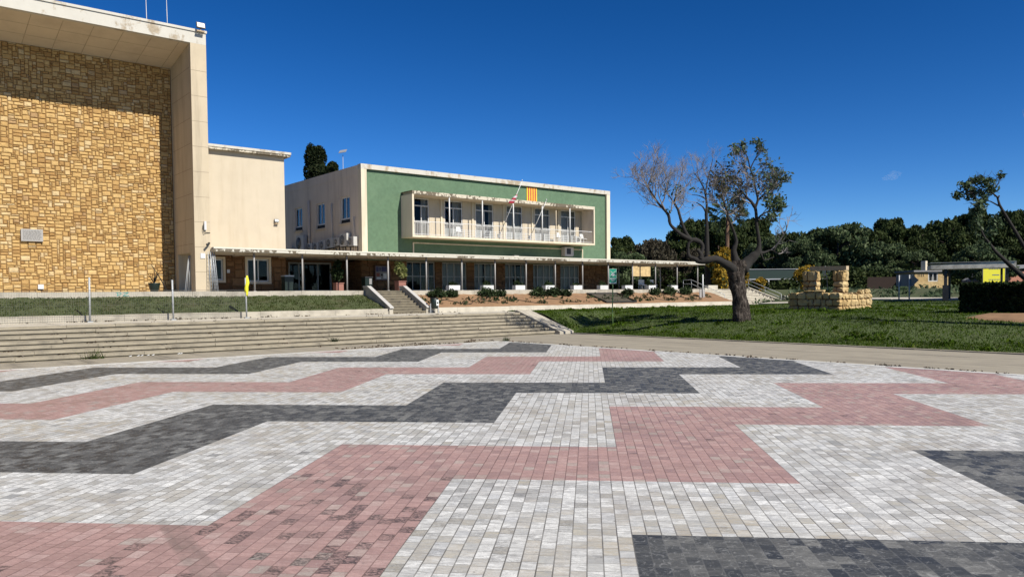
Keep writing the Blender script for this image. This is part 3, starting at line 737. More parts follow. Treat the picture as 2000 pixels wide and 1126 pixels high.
for h in (W1, W2):
    e = .14; mb = MB()
    mb.box(h[0] - e, h[0], 49.74, 49.9, h[2] - e, h[3] + e); mb.box(h[1], h[1] + e, 49.74, 49.9, h[2] - e, h[3] + e)
    mb.box(h[0], h[1], 49.74, 49.9, h[3], h[3] + e); mb.box(h[0], h[1], 49.74, 49.9, h[2] - e, h[2])
    mb.build('window_surround', 'soffit', rt)
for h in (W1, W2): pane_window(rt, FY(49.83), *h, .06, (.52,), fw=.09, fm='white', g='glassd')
flat('papers', 'torn white papers pinned between the two annex windows', 'paper', 17.18, 17.36, 49.76, 3.98, 4.2, 'white', .01)

# ------------------------------------------------------------ green building
GX0, GX1, GY = 27.3, 53.42, 50.8
rt = thing('green_building', 'two-storey green stucco building with a long cream balcony box', 'building', (40, 54, ZP))
DOORS = [(31.9, 33.3), (34.75, 36.5), (37.8, 39.65), (41.05, 42.8), (44.2, 45.98), (47.3, 49.1)]
BAYS = [(31.2, 33.77), (34.45, 36.84), (37.62, 39.91), (40.84, 43.16), (43.98, 46.51), (47.19, 49.55)]
BX0, BX1, BZ0, BZ1, BY = 30.75, 49.95, 6.80, 10.22, 49.2
mb = MB(); wall(mb, FY(GY), GX0 + .02, GX1 - .02, 5.05, 11.72, [(BX0 + .15, BX1 - .15, BZ0 + .1, BZ1 - .1)], .02)
mb.build('green_wall', 'green', rt)
mb = MB(); wall(mb, FY(GY + .02), BX0, BX1, BZ0, BZ1, [(a, b, 7.0, 9.93) for a, b in DOORS], .16); mb.build('balcony_wall', 'cream', rt)
# pilasters between the doors
for (a, b), (c, d) in zip(DOORS[:-1], DOORS[1:]):
    mb = MB(); mb.box(c - .42, c - .28, GY - .08, GY + .015, 7.0, 9.94); mb.build('pilaster', 'cream2', rt)
# cream picture-frame border
mb = MB(); Y0 = GY - .2
mb.box(GX0, GX0 + .46, Y0, GY + .3, 5.1, 11.7); mb.build('frame_border', 'cream2', rt)
mb = MB(); mb.box(GX1 - .46, GX1, Y0, GY + .3, 5.1, 11.7); mb.build('frame_border', 'cream2', rt)
mb = MB(); mb.box(GX0 - .01, GX1 + .01, Y0 - .01, GY + .3, 11.7, 12.05); mb.build('roof_edge', 'fascia', rt)
mb = MB(); mb.box(GX0, GX1, GY + .3, 66, 11.3, 11.95); mb.build('roof', 'roofgrey', rt)
mb = MB(); SW = [(60.8, 62.3, 7.95, 9.85), (56.6, 58.15, 7.82, 9.82), (52.4, 53.95, 7.92, 9.92)]
wall(mb, lambda a, z, d: (GX0 + d, a, z), GY + .3, 66, 5.0, 11.3, SW, .25); mb.box(GX0 - .02, GX0 + .2, GY + .3, 66, 11.3, 12.0)
mb.build('side_wall', 'sidewall', rt)
for h in SW:
    w = pane_window(rt, FX(GX0), *h[:2], h[2] + .28, h[3], .14, (.5,), fw=.11, fm='white', cur=('darkcurtain', [(.0, .5)]), g='glasss')
    mb = MB(); mb.box(GX0 + .1, GX0 + .16, h[0], h[1], h[2], h[2] + .28); mb.build('lower_panel', 'dark', w)
    mb = MB(); mb.box(GX0 - .1, GX0 + .14, h[0] - .1, h[1] + .1, h[2] - .1, h[2] - .003); mb.build('sill', 'soffit', w)
mb = MB(); mb.quad((GX1, GY, 2), (GX1, 66, 2), (GX1, 66, 12), (GX1, GY, 12)); mb.quad((GX0, 66, 2), (GX0, 66, 12), (GX1, 66, 12), (GX1, 66, 2)); mb.build('rear_walls', 'sidewall', rt)
for y, z1, r in ((59.3, 10.2, .1), (55.2, 9.6, .06), (51.6, 8.3, .04)):
    mb = MB(); mb.cyl((GX0 - .1, y), 5.35, z1, r, n=8); mb.build('downpipe', 'sidewall', rt)
mb = MB(); mb.tube([(GX0 - .1, 64.6, 11.2), (GX0 - .1, 64.6, 13.0)], .04, 6); mb.build('roof_pipe', 'black', rt)
# balcony box
mb = MB(); mb.box(BX0, BX1, BY, GY + .01, BZ0 - .02, BZ0 + .13); mb.build('balcony_floor', 'cream2', rt)
mb = MB(); mb.box(BX0 + .16, BX1 - .14, BY + .02, GY + .01, BZ1 - .27, BZ1 - .02); bc = mb.build('balcony_roof', 'under', rt)
mb = MB(); mb.box(BX0 - .003, BX1 + .003, BY - .003, BY + .017, BZ1 - .25, BZ1 + .005); mb.box(BX0 - .003, BX1 + .003, BY + .02, GY, BZ1 - .018, BZ1 + .012); mb.build('flaking_edge', 'peel2', bc)
for xa, xb in ((BX0, BX0 + .15), (BX1 - .13, BX1)):
    mb = MB(); mb.box(xa, xb, BY + .006, GY + .01, BZ0 + .132, BZ1 - .255); sd = mb.build('balcony_side', 'sidewall', rt)
    mb = MB(); mb.box(xa - .002, xb + .005, BY, BY + .005, BZ0 + .132, BZ1 - .252); mb.build('front_edge', 'cream2', sd)
for x in (34.16, 37.35, 40.55, 43.72, 46.96):
    mb = MB(); mb.cyl((x, BY + .1), BZ0 + .13, BZ1 - .27, .05, n=8); mb.build('balcony_post', 'white', rt)
mb = MB(); mb.cyl((45.55, BY + .35), BZ0 + .13, BZ1 - .27, .03, n=8); mb.build('downpipe', 'soffit', rt)
# balcony railing
mb = MB(); x = BX0 + .2; RY = BY + .22
while x < BX1 - .15:
    mb.cyl((x, RY), BZ0 + .13, 7.98, .008, n=4); x += .14
mb.box(BX0 + .16, BX1 - .14, RY - .02, RY + .02, 7.98, 8.02); mb.box(BX0 + .16, BX1 - .14, RY - .015, RY + .015, 7.02, 7.05)
mb.build('railing', 'white', rt)
mb = MB(); rg = random.Random(3)
for x0, x1 in ((34.4, 37.2), (37.5, 40.4), (40.7, 43.6), (43.9, 46.8), (47.1, 48.0)):
    for k in range(4): mb.box(x0, x1, BY + .04, BY + .06, 7.05 + k * .14, 7.075 + k * .14)
    x = x0
    while x < x1: mb.box(x, x + .05, BY + .045, BY + .065, 6.93, 7.55); x += .55
mb.build('low_lattice', 'white', rt)
for i, (a, b) in enumerate(DOORS):
    cur = [('curtain', [(.55, 1.)]), ('curtain', [(.5, 1.)]), ('curtain', [(.0, .5), (.8, 1.)]), ('curtain', [(0, 1.)]), ('curtain', [(0, 1.)]), ('curtain', [(0, 1.)])][i]
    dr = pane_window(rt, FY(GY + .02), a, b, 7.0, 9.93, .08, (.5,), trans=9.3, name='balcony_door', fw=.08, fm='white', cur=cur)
    mb = MB(); x = a + .1
    while x < b - .08: mb.box(x, x + .026, GY - .04, GY - .01, 7.03, 8.05); x += .15
    mb.box(a, b, GY - .045, GY - .005, 8.05, 8.09); mb.build('door_guard', 'white', dr)
    if i not in (0,):
        mb = MB(); mb.box(a + .1, b - .1, GY + .14, GY + .17, 7.06, 7.75); mb.build('blind', 'curtain2', dr)
# trim under the balcony
mb = MB(); mb.box(31.74, 49.97, GY - .05, GY + .03, 6.42, 6.5); mb.box(31.74, 31.84, GY - .05, GY + .03, 5.3, 6.42); mb.box(49.88, 49.97, GY - .05, GY + .03, 5.3, 6.42); mb.build('trim_frame', 'cream2', rt)
# ground floor
mb = MB(); wall(mb, FY(GY + .03), GX0, GX1, ZP - .2, 5.1, [(a, b, ZP + .03, 5.02) for a, b in BAYS], .2)
mb.quad((GX0, GY + .03, ZP - .2), (GX0, GY + .03, 5.1), (GX0, 66, 5.1), (GX0, 66, ZP - .2)); mb.build('ground_wall', 'mortar', rt)
PE = [GX0] + [q for ab in BAYS for q in ab] + [GX1]
for k in range(0, len(PE), 2):
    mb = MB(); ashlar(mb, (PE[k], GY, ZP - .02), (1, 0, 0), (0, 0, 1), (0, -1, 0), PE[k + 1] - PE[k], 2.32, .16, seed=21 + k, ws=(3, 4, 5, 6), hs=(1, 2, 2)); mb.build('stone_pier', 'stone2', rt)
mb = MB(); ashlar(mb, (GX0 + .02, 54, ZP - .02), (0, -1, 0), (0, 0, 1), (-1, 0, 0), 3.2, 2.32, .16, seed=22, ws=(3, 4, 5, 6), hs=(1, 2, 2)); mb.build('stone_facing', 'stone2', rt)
for i, (a, b) in enumerate(BAYS):
    cur = [None, ('curtain', [(0, 1)]), ('curtain', [(0, .42), (.55, 1)]), ('curtain', [(0, .45), (.9, 1)]), ('curtain', [(0, 1)]), ('curtain', [(0, 1)])][i]
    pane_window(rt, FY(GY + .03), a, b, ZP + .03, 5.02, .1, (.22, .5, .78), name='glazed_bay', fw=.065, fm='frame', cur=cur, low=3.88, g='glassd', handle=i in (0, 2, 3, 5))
# recessed lobby
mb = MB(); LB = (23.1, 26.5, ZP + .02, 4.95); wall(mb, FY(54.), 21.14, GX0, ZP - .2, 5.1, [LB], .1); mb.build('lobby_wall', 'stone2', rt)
pane_window(rt, FY(54.), *LB, .05, (.24, .36, .68), name='lobby_doors', fw=.12, fm='frame', g='glassd')

# canopy on posts
rt = thing('covered_walkway', 'long flat concrete canopy on thin posts in front of the buildings, white edge flaking', 'canopy', (38, 46.1, ZP))
mb = MB(); mb.box(15.07, 61.5, 45.84, 49.79, 5.09, 5.3); mb.box(21.16, GX0 - .01, 49.79, 54, 5.09, 5.3); mb.box(GX0 - .01, 61.5, 49.79, GY - .21, 5.09, 5.3); mb.box(53.43, 61.5, GY - .21, 51.2, 5.09, 5.3); mb.build('slab', 'under', rt)
mb = MB(); mb.box(15.07, 61.53, 45.815, 45.838, 5.11, 5.27); mb.box(61.502, 61.53, 45.84, 51.2, 5.11, 5.27); mb.build('flaking_edge', 'peel', rt)
mb = MB(); mb.box(15.07, 61.56, 45.79, 46.2, 5.27, 5.36); mb.box(61.3, 61.56, 46.2, 51.2, 5.27, 5.36); mb.build('lip', 'lip', rt)
for k in range(15):
    x = 17.6 + k * 3.09
    mb = MB(); mb.cyl((x, 46.2), ZP - .02, 5.1, .055, n=8); mb.box(x - .08, x + .08, 46.12, 46.28, ZP - .01, ZP + .03); mb.build('post', 'post', rt)
    mb = MB(); mb.box(x - .05, x + .05, 46.3, 50.4 if x < 53 else 51., 5.02, 5.088); mb.box(x - .55, x + .55, 47.9, 47.98, 5.03, 5.087); mb.build('beam', 'under', rt)
for k in range(3):
    x = 54.9 + k * 3.05; mb = MB(); mb.cyl((x, 50.9), ZP - .02, 5.1, .055, n=8); mb.build('post', 'post', rt)
for x in (19.2, 31.9, 44.5):
    mb = MB(); mb.box(x, x + 1.2, 47.1, 47.25, 5.04, 5.086); mb.build('ceiling_lamp', 'under', rt)

# air conditioners on the side wall
ORD = ['first', 'second', 'third', 'fourth', 'fifth', 'sixth', 'seventh', 'eighth', 'ninth']
ACS = [(62.6, 6.0, .9, .55), (60.4, 6.2, 1.45, 1.25), (58.55, 6.05, .85, .65), (57.4, 6.05, .9, .65), (56.2, 6.1, .95, .7), (55., 6.15, 1.0, .75), (53.8, 6.25, .8, .6), (52.7, 6.15, 1.1, .95), (51.5, 6.1, .85, .68)]
for i, (y, z, w, h) in enumerate(ACS):
    desc = {1: 'larger old air conditioner set left of the thick downpipe, second from left in its row', 7: 'tall air conditioner, second from the right in the row on the side wall', 8: 'sunlit end air conditioner nearest the green front corner'}.get(i, f'beige air conditioner on the cream side wall, {ORD[i]} from the left of its row')
    X = GX0 - .02
    t = thing('air_conditioner', desc, 'air conditioner', (X - .25, y, z), 'air conditioners on the side wall')
    dp = .42
    mb = MB(); mb.box(X - dp, X - .12, y - w / 2, y + w / 2, z, z + h); mb.build('casing', 'ac', t)
    mb = MB(); yc = y + w * .17; zc = z + h * .5; r = min(h, w) * .4
    mb.tube([(X - dp - .004, yc, zc), (X - dp - .012, yc, zc)], r, 18); g = mb.build('fan_grille', 'black', t)
    mb = MB()
    for q in (.35, .65, .95):
        pts = [(X - dp - .016, yc + r * q * math.cos(a * math.pi / 9), zc + r * q * math.sin(a * math.pi / 9)) for a in range(19)]
        mb.tube(pts, .012, 4, cap=False)
    mb.tube([(X - dp - .016, yc, zc)] + [(X - dp - .017, yc, zc)], .05, 8); mb.build('grille_rings', 'ac', g)
    mb = MB()
    for q in (-.35, .35): mb.box(X - dp, X - .01, y + w * q - .02, y + w * q + .02, z - .06, z - .003); mb.box(X - .05, X, y + w * q - .02, y + w * q + .02, z - .4, z - .06)
    mb.build('bracket', 'black', t)
# window air conditioner under the balcony
t = thing('window_air_conditioner', 'square white air conditioner on the dark green strip below the balcony', 'air conditioner', (47.7, GY - .3, 5.85))
mb = MB(); mb.box(47.25, 48.3, GY - .55, GY - .06, 5.85, 6.6); mb.build('casing', 'ac', t)
mb = MB(); mb.box(47.45, 47.95, GY - .565, GY - .552, 5.97, 6.48); mb.build('fan_grille', 'black', t)
mb = MB(); mb.box(47.3, 48.25, GY - .5, GY, 5.79, 5.848); mb.build('bracket', 'galv', t)
for x, w, lb in ((41.2, .5, 'pale box on the canopy roof left of the long unit'), (42.6, 1.5, 'long pale duct unit lying on the canopy roof')):
    mb = MB(); mb.box(x, x + w, GY - .8, GY - .45, 5.302, 5.75 - w * .1); mb.box(x + .05, x + .12, GY - .44, GY - .2, 5.302, 5.6); tag(mb.build('roof_unit', 'curtain', top=(x + w / 2, GY - .6, 5.3)), lb, 'duct unit')
# striped banner on the green wall
t = thing('striped_wall_flag', 'yellow flag panel with four red stripes on the green wall above the balcony', 'flag', (43.83, GY - .03, 10.25))
mb = MB(); mb.box(43.26, 44.42, GY - .05, GY - .005, 10.25, 11.66); mb.build('yellow_field', 'yellowflag', t)
mb = MB(); w = 1.16 / 9
for k in range(4): mb.box(43.26 + w * (2 * k + 1), 43.26 + w * (2 * k + 2), GY - .058, GY - .051, 10.25, 11.66)
mb.build('red_stripe', 'red', t)
# flag poles leaning out of the balcony
def flagpole(label, b, tp):
    t = thing('flagpole', label, 'flagpole', b); mb = MB(); mb.tube([b, tp], [.035, .022], 8); mb.build('pole', 'white', t)
    mb = MB(); mb.tube([tp, (tp[0], tp[1], tp[2] + .12)], [.05, .02], 8); mb.build('finial', 'white', t)
    mb = MB(); mb.box(b[0] - .07, b[0] + .07, b[1] - .07, b[1] + .07, b[2] - .05, b[2] + .25); mb.build('socket', 'galv', t)
flagpole('slanting white pole carrying the rolled red and white flag', (39.1, 49.45, 7.1), (40.1, 47.6, 11.5))
flagpole('bare slanting white pole under the striped yellow flag', (42.4, 49.45, 7.1), (43.05, 48.0, 10.2))
mb = MB(); n = 9; L = []
for i in range(n):
    for k in range(8):
        a = k * math.pi / 4; z = 10.42 - i * .085; r = .05 + .19 * math.sin(min(1, i / 5) * 1.7) * (1 + .3 * math.sin(k * 2 + i))
        L.append((39.82 - i * .055 + r * math.cos(a), 47.95 + i * .03 + r * .6 * math.sin(a), z))
fs = []; mm = []
mb.v = L; 
for i in range(n - 1):
    for k in range(8):
        mb.f.append((i * 8 + k, i * 8 + (k + 1) % 8, (i + 1) * 8 + (k + 1) % 8, (i + 1) * 8 + k)); mb.m.append(1 if i in (1, 2, 5) else 0); mb.sm.append(True)
tag(mb.build('furled_flag', ['flagred', 'flagwhite'], top=(39.7, 47.95, 8.9)), 'furled red and white flag hanging on the slanting pole', 'flag')
# balcony oddments: white plastic chairs
def chair(x, label):
    t = thing('plastic_chair', label, 'chair', (x, 49.9, BZ0 + .13), 'chairs on the balcony')
    z = BZ0 + .13
    mb = MB(); mb.box(x - .24, x + .24, 49.68, 50.12, z + .42, z + .46); mb.build('seat', 'white', t)
    mb = MB(); mb.prism([(x - .24, 50.1, z + .46), (x + .24, 50.1, z + .46), (x + .2, 50.2, z + .9), (x - .2, 50.2, z + .9)], (0, .03, 0)); mb.build('backrest', 'white', t)
    for sx in (-.22, .22):
        for sy in (-.2, .2): mb = MB(); mb.cyl((x + sx, 49.9 + sy), z, z + .42, .02, n=6); mb.build('leg', 'white', t)
for x, lb in ((35.6, 'white chair behind the railing in front of the second balcony door'), (46.3, 'white chair beside the fifth balcony door'), (49.2, 'white chair at the right end of the balcony')): chair(x, lb)
t = thing('balcony_air_unit', 'white fan unit standing at the right end of the balcony floor', 'air conditioner', (48.6, 50.1, BZ0 + .13))
mb = MB(); mb.box(48.2, 48.95, 49.9, 50.25, BZ0 + .14, BZ0 + .75); mb.build('casing', 'ac', t)
mb = MB(); mb.tube([(48.5, 49.895, 7.25), (48.5, 49.885, 7.25)], .22, 16); mb.build('fan_grille', 'black', t)

# ------------------------------------------------------------ notice board, bins, tubs, planters
t = thing('notice_board', 'glazed notice board with coloured posters on the stone wall beside the steps', 'notice board', (28.95, 50.7, 3.58))
mb = MB(); mb.box(28.3, 29.6, 50.58, 50.72, 3.56, 4.68); mb.build('frame', 'board', t)
mb = MB(); mb.box(28.37, 29.53, 50.566, 50.578, 3.63, 4.61); mb.build('backing', 'poster', t)
mb = MB()
for x0, x1, z0, z1, m in ((28.4, 28.62, 4.2, 4.58, 0), (28.66, 28.8, 4.25, 4.55, 0), (28.85, 29.3, 4.22, 4.58, 0), (28.42, 28.7, 3.86, 4.12, 1), (28.8, 28.95, 3.9, 4.05, 2), (29.0, 29.3, 3.72, 4.1, 3), (28.45, 28.8, 3.67, 3.8, 3), (29.35, 29.5, 4.25, 4.5, 1)): mb.box(x0, x1, 50.558, 50.565, z0, z1, m)
mb.build('posters', ['blue', 'posterred', 'dark', 'white'], t)
def litterbin(label, x, y, z0):
    t = thing('litter_bin', label, 'bin', (x, y, z0))
    mb = MB(); mb.tube([(x, y, z0 + .28), (x, y, z0 + .32), (x, y, z0 + .92), (x, y, z0 + .95)], [.2, .25, .27, .25], 14); mb.build('body', 'darkgreen', t)
    mb = MB(); mb.tube([(x, y, z0 + .951), (x, y, z0 + .98)], [.285, .28], 14); mb.build('rim', 'black', t)
    for s in (-1, 1):
        mb = MB(); mb.box(x + s * .3 - .02, x + s * .3 + .02, y - .04, y + .04, z0, z0 + .62); mb.build('leg', 'galv', t)
    mb = MB(); mb.bar((x - .28, y, z0 + .3), (x + .28, y, z0 + .3), .04); mb.build('crossbar', 'galv', t)
    mb = MB(); mb.box(x - .02, x + .17, y - .283, y - .262, z0 + .48, z0 + .86); b = mb.build('emblem', 'signwhite', t)
    mb = MB(); mb.tube([(x + .075, y - .286, z0 + .66), (x + .075, y - .289, z0 + .66)], .06, 10); mb.build('emblem_mark', 'darkgreen', b)
litterbin('green litter bin with a white emblem standing by the low cream wall', 27.95, 42.2, ZT)
def darkbin(label, x, y, s, lab):
    t = thing('waste_bin', label, 'bin', (x, y, ZP)); mb = MB(); mb.prism([(x - .26 * s, y - .26, ZP), (x + .26 * s, y - .26, ZP), (x + .3 * s, y - .3, ZP + .95 * s), (x - .3 * s, y - .3, ZP + .95 * s)], (0, .55, 0)); mb.build('body', 'darkgreen', t, fixn=True)
    mb = MB(); mb.box(x - .32 * s, x + .32 * s, y - .33, y + .3, ZP + .952 * s, ZP + 1.03 * s); mb.build('lid', 'black' if lab else 'galv', t)
    if lab: mb = MB(); mb.box(x + .02, x + .22, y - .31, y - .302, ZP + .45, ZP + .85); mb.build('sticker', 'poster', t)
darkbin('dark green bin with a pale lid under the canopy at the lobby', 20.45, 48.0, 1.0, False)
darkbin('dark bin with a pale sticker under the canopy left of the steps', 26.0, 47.6, .95, True)
def leafy(parent, name, blobs, n, size, m, shell=.4, asp=1.7, top=None):
    V, F = leaves(cloud(blobs, n, shell), size, asp=asp); return npmesh(name, V, F, m, parent, top)
def tub(label, x, y, h, w, blobs, m, n):
    t = thing('potted_shrub', label, 'potted plant', (x, y, ZP)); mb = MB()
    mb.prism([(x - w * .42, y - w * .42, ZP), (x + w * .42, y - w * .42, ZP), (x + w * .42, y + w * .42, ZP), (x - w * .42, y + w * .42, ZP)], (0, 0, h)); mb.box(x - w * .48, x + w * .48, y - w * .48, y + w * .48, ZP + h, ZP + h + .05); mb.build('tub', 'terra', t)
    mb = MB(); rg = random.Random(int(x * 10))
    for k in range(6):
        b = blobs[k % len(blobs)]; mb.tube([(x, y, ZP + h), (x + rg.uniform(-.08, .08), y, ZP + h + .3), (x + b[0] + rg.uniform(-.2, .2), y + b[1], b[2] + ZP)], [.03, .025, .008], 5)
    mb.build('stems', 'limb', t)
    leafy(t, 'leaves', [(x + b[0], y + b[1], ZP + b[2], *b[3:]) for b in blobs], n, .11, m, .3)
tub('shaded shrub in a terracotta tub beside a canopy post, left of the steps', 23.75, 47.4, .5, .62, [(-.05, 0, 1.25, .42, .42, .55), (.0, 0, 1.75, .25, .25, .35), (-.1, 0, .95, .3, .3, .25)], 'shrub', 900)
tub('sunlit yellowish shrub in a pinkish tub at the top of the steps', 28.0, 46.5, .62, .68, [(.0, 0, 1.45, .5, .45, .38), (-.1, 0, 1.8, .36, .36, .22), (.16, 0, 1.15, .38, .38, .3)], 'pot', 700)
PLN = ['beside the first glazed bay', 'beside the second glazed bay', 'beside the third glazed bay', 'before the fourth glazed bay', 'before the fifth glazed bay', 'before the sixth glazed bay', 'before the blank stone end wall', 'just right of the green building corner', 'near the open end of the canopy']
for k in range(9):
    x = 31.95 + k * 3.08
    t = thing('planter_box', 'white planter box on the platform edge ' + PLN[k], 'planter', (x, 45.75, ZP), 'white planters along the platform edge')
    mb = MB(); zz = ZP + .015
    mb.box(x - .48, x + .48, 45.56, 45.6, zz, zz + .34); mb.box(x - .48, x + .48, 45.94, 45.98, zz, zz + .34); mb.box(x - .48, x - .44, 45.6, 45.94, zz, zz + .34); mb.box(x + .44, x + .48, 45.6, 45.94, zz, zz + .34); mb.box(x - .44, x + .44, 45.6, 45.94, zz, zz + .27); mb.build('trough', 'whitebox', t)
    h = rng.uniform(.12, .3); leafy(t, 'plants', [(x - .1, 45.77, zz + .33 + h * .4, .3, .14, h), (x + .2, 45.77, zz + .36, .2, .13, h * .7)], 160, .09, 'shrub', .2, 3.)

# fence of wire panels on the terrace
FZ = 1.27; FY_ = 41.95
xs = [-3.7, .15, 3.98, 7.83, 11.68, 15.5]
rt = thing('mesh_fence', 'low wire mesh fence on grey posts in front of the grass bank', 'fence', (6, FY_, FZ))
for i, x in enumerate(xs):
    mb = MB(); lean = rng.uniform(-.03, .03); mb.tube([(x, FY_, FZ), (x + lean, FY_, FZ + 2.15 + rng.uniform(-.1, .1))], .045, 8); mb.box(x - .12, x + .12, FY_ - .12, FY_ + .12, FZ, FZ + .05); mb.build('post', 'galv', rt)
for x0, x1 in zip(xs[:-1], xs[1:]):
    mb = MB(); rg = random.Random(int(x0 * 9))
    y = FY_ - .06
    for k in range(15):
        z = FZ + .08 + k * .105; mb.tube([(x0, y, z), ((x0 + x1) / 2, y + rg.uniform(-.03, .03), z + rg.uniform(-.015, .015)), (x1, y, z)], .0045 if k % 7 else .008, 3, cap=False)
    x = x0 + .06
    while x < x1: mb.tube([(x, y, FZ + .08), (x, y, FZ + 1.55)], .0028, 3, cap=False); x += .1
    mb.build('mesh_panel', 'wire', rt)
mb = MB(); mb.tube([(15.5 + .01 * i + .02 * math.sin(i * 1.3), FY_ + .01 * math.sin(i), FZ + 1.2 + i * .125) for i in range(10)], [.055, .08, .105, .115, .105, .10, .11, .095, .085, .04], 9, jit=.14, rg=rng)
tag(mb.build('yellow_wrap', 'yellow', top=(15.5, FY_, FZ + 1.2)), 'bright yellow wrap round the last fence post', 'wrap')
# loose fence panels leaning on the pillar
t = thing('fence_panels', 'loose wire fence panels leaning at the pillar beside the canopy', 'fence panel', (15.2, 46, ZP))
for q, dx in ((0, 0), (.06, .1), (-.25, .28)):
    mb = MB(); a, b = (15.12 + q, 45.9, ZP), (15.0 + q + dx * .4, 46.15, ZP + 2.3)
    for o_ in (0, .5): mb.tube([(a[0] + o_ * .25, a[1] - o_ * .1, a[2]), (b[0] + o_ * .25, b[1], b[2])], .02, 5)
    for k in range(12): f = k / 11; mb.tube([(a[0] + (b[0] - a[0]) * f, a[1] + (b[1] - a[1]) * f, a[2] + 2.3 * f), (a[0] + .13 + (b[0] - a[0]) * f, a[1] - .05 + (b[1] - a[1]) * f, a[2] + 2.3 * f)], .008, 4)
    mb.build('panel', 'galv', t)
t = thing('fence_panels', 'thin wire panels leaning inside the pillar opening', 'fence panel', (14.0, 46.9, ZP))
for q in (0, .18, .3):
    mb = MB(); mb.tube([(13.95 - q, 46.9 - q, ZP), (14.12 - q * .2, 47.05 + q * .3, ZP + 2.1)], .018, 5); mb.build('panel_edge', 'galv', t)
# old plant pot
t = thing('plant_pot', 'dark pot with a withered dry plant in front of the golden wall', 'potted plant', (12.2, 47.6, ZP))
mb = MB(); mb.tube([(12.25, 47.6, ZP), (12.25, 47.6, ZP + .05), (12.25, 47.6, ZP + .48), (12.25, 47.6, ZP + .52)], [.2, .22, .33, .33], 14); mb.build('pot', 'darkgreen', t)
mb = MB(); rg = random.Random(4)
for k in range(9):
    a = rg.uniform(0, 6.28); L = rg.uniform(.5, 1.2); s = 1 if k < 5 else -1
    mb.tube([(12.25, 47.6, ZP + .5), (12.25 + .2 * math.cos(a), 47.6 + .1 * math.sin(a), ZP + .5 + L * .5), (12.25 + .5 * math.cos(a) * L, 47.6 + .25 * math.sin(a), ZP + .5 + L * (.75 if k % 2 else .3))], [.03, .02, .008], 5)
mb.tube([(12.9, 47.4, ZP), (12.6, 47.5, ZP + .7), (12.1, 47.6, ZP + 1.6)], [.035, .03, .015], 5)
mb.build('dry_stems', 'limb', t)
# graffiti on the platform edge
mb = MB(); y = 45.54
def stroke(pts, w=.03):
    for a, b in zip(pts[:-1], pts[1:]): mb.bar((a[0], y, a[1]), (b[0], y, b[1]), .012, w)
x, z = 9.85, 2.53
stroke([(x, z), (x + .02, z + .2)]); stroke([(x - .06, z + .2), (x + .12, z + .21), (x + .2, z + .14), (x + .12, z + .07), (x + .02, z + .07)])
stroke([(x + .3, z + .2), (x + .55, z + .2), (x + .28, z + .03), (x + .58, z + .03)])
tag(mb.build('graffiti', 'graf', top=(10.1, 45.54, 2.5)), 'teal spray-painted letters on the concrete platform edge', 'graffiti')

# ------------------------------------------------------------ trees and plants
fh = Vector((.6325, .7739, 0)).normalized(); rh = Vector((.774, -.633, 0)).normalized()
def tw(mb, rg, p, d, L, r, lev, nkid, droop=0., tips=None, up=.25):
    """recursive bare twigs"""
    pts = [p]; q = Vector(p); v = Vector(d).normalized(); n = 4 if lev > 1 else 3
    for i in range(n):
        v = (v + Vector((rg.uniform(-.28, .28), rg.uniform(-.28, .28), rg.uniform(-.2, .25) + up * .35 - droop))).normalized()
        q = q + v * (L / n); pts.append(q.copy())
    mb.tube(pts, [r * (1 - .75 * i / n) for i in range(n + 1)], 4 if lev > 2 else 3, cap=False)
    if tips is not None: tips.append(pts[-1]); tips.append(pts[-2])
    if lev > 0:
        for k in range(nkid):
            f = rg.uniform(.25, 1.); i = min(n - 1, int(f * n)); b = pts[i].lerp(pts[i + 1], f * n - i)
            dv = (pts[i + 1] - pts[i]).normalized(); o = Vector((rg.gauss(0, 1), rg.gauss(0, 1), rg.gauss(0, 1) + up)); o = (o - dv * o.dot(dv)).normalized()
            tw(mb, rg, b, dv * .75 + o * .75, L * rg.uniform(.42, .68), r * .5, lev - 1, nkid, droop, tips, up)
TB = Vector((37.63, 25.58, .80)); KM = 43.6 / 1507
def tp(px, py, dep): return TB + rh * ((px - 1447) * KM) + fh * dep + Vector((0, 0, (627 - py) * KM))
rt = thing('gnarled_tree', 'gnarled half-bare old tree with a thick leaning trunk on the lawn', 'tree', TB)
rg = random.Random(12)
def limb(mb, pts, jit=.1, n=9):
    P = [tp(*p[:3]) for p in pts]; Rr = [p[3] * (.86 if p[3] > .15 else .8) for p in pts]
    # subdivide smoothly
    Q = []; rr = []
    for i in range(len(P) - 1):
        p0 = P[max(0, i - 1)]; p1 = P[i]; p2 = P[i + 1]; p3 = P[min(len(P) - 1, i + 2)]
        for k in range(3):
            t = k / 3; Q.append(.5 * ((2 * p1) + (p2 - p0) * t + (2 * p0 - 5 * p1 + 4 * p2 - p3) * t * t + (3 * p1 - p0 - 3 * p2 + p3) * t ** 3)); rr.append(Rr[i] * (1 - t) + Rr[i + 1] * t)
    Q.append(P[-1]); rr.append(Rr[-1]); mb.tube(Q, rr, n, jit=jit, rg=rg)
mb = MB()
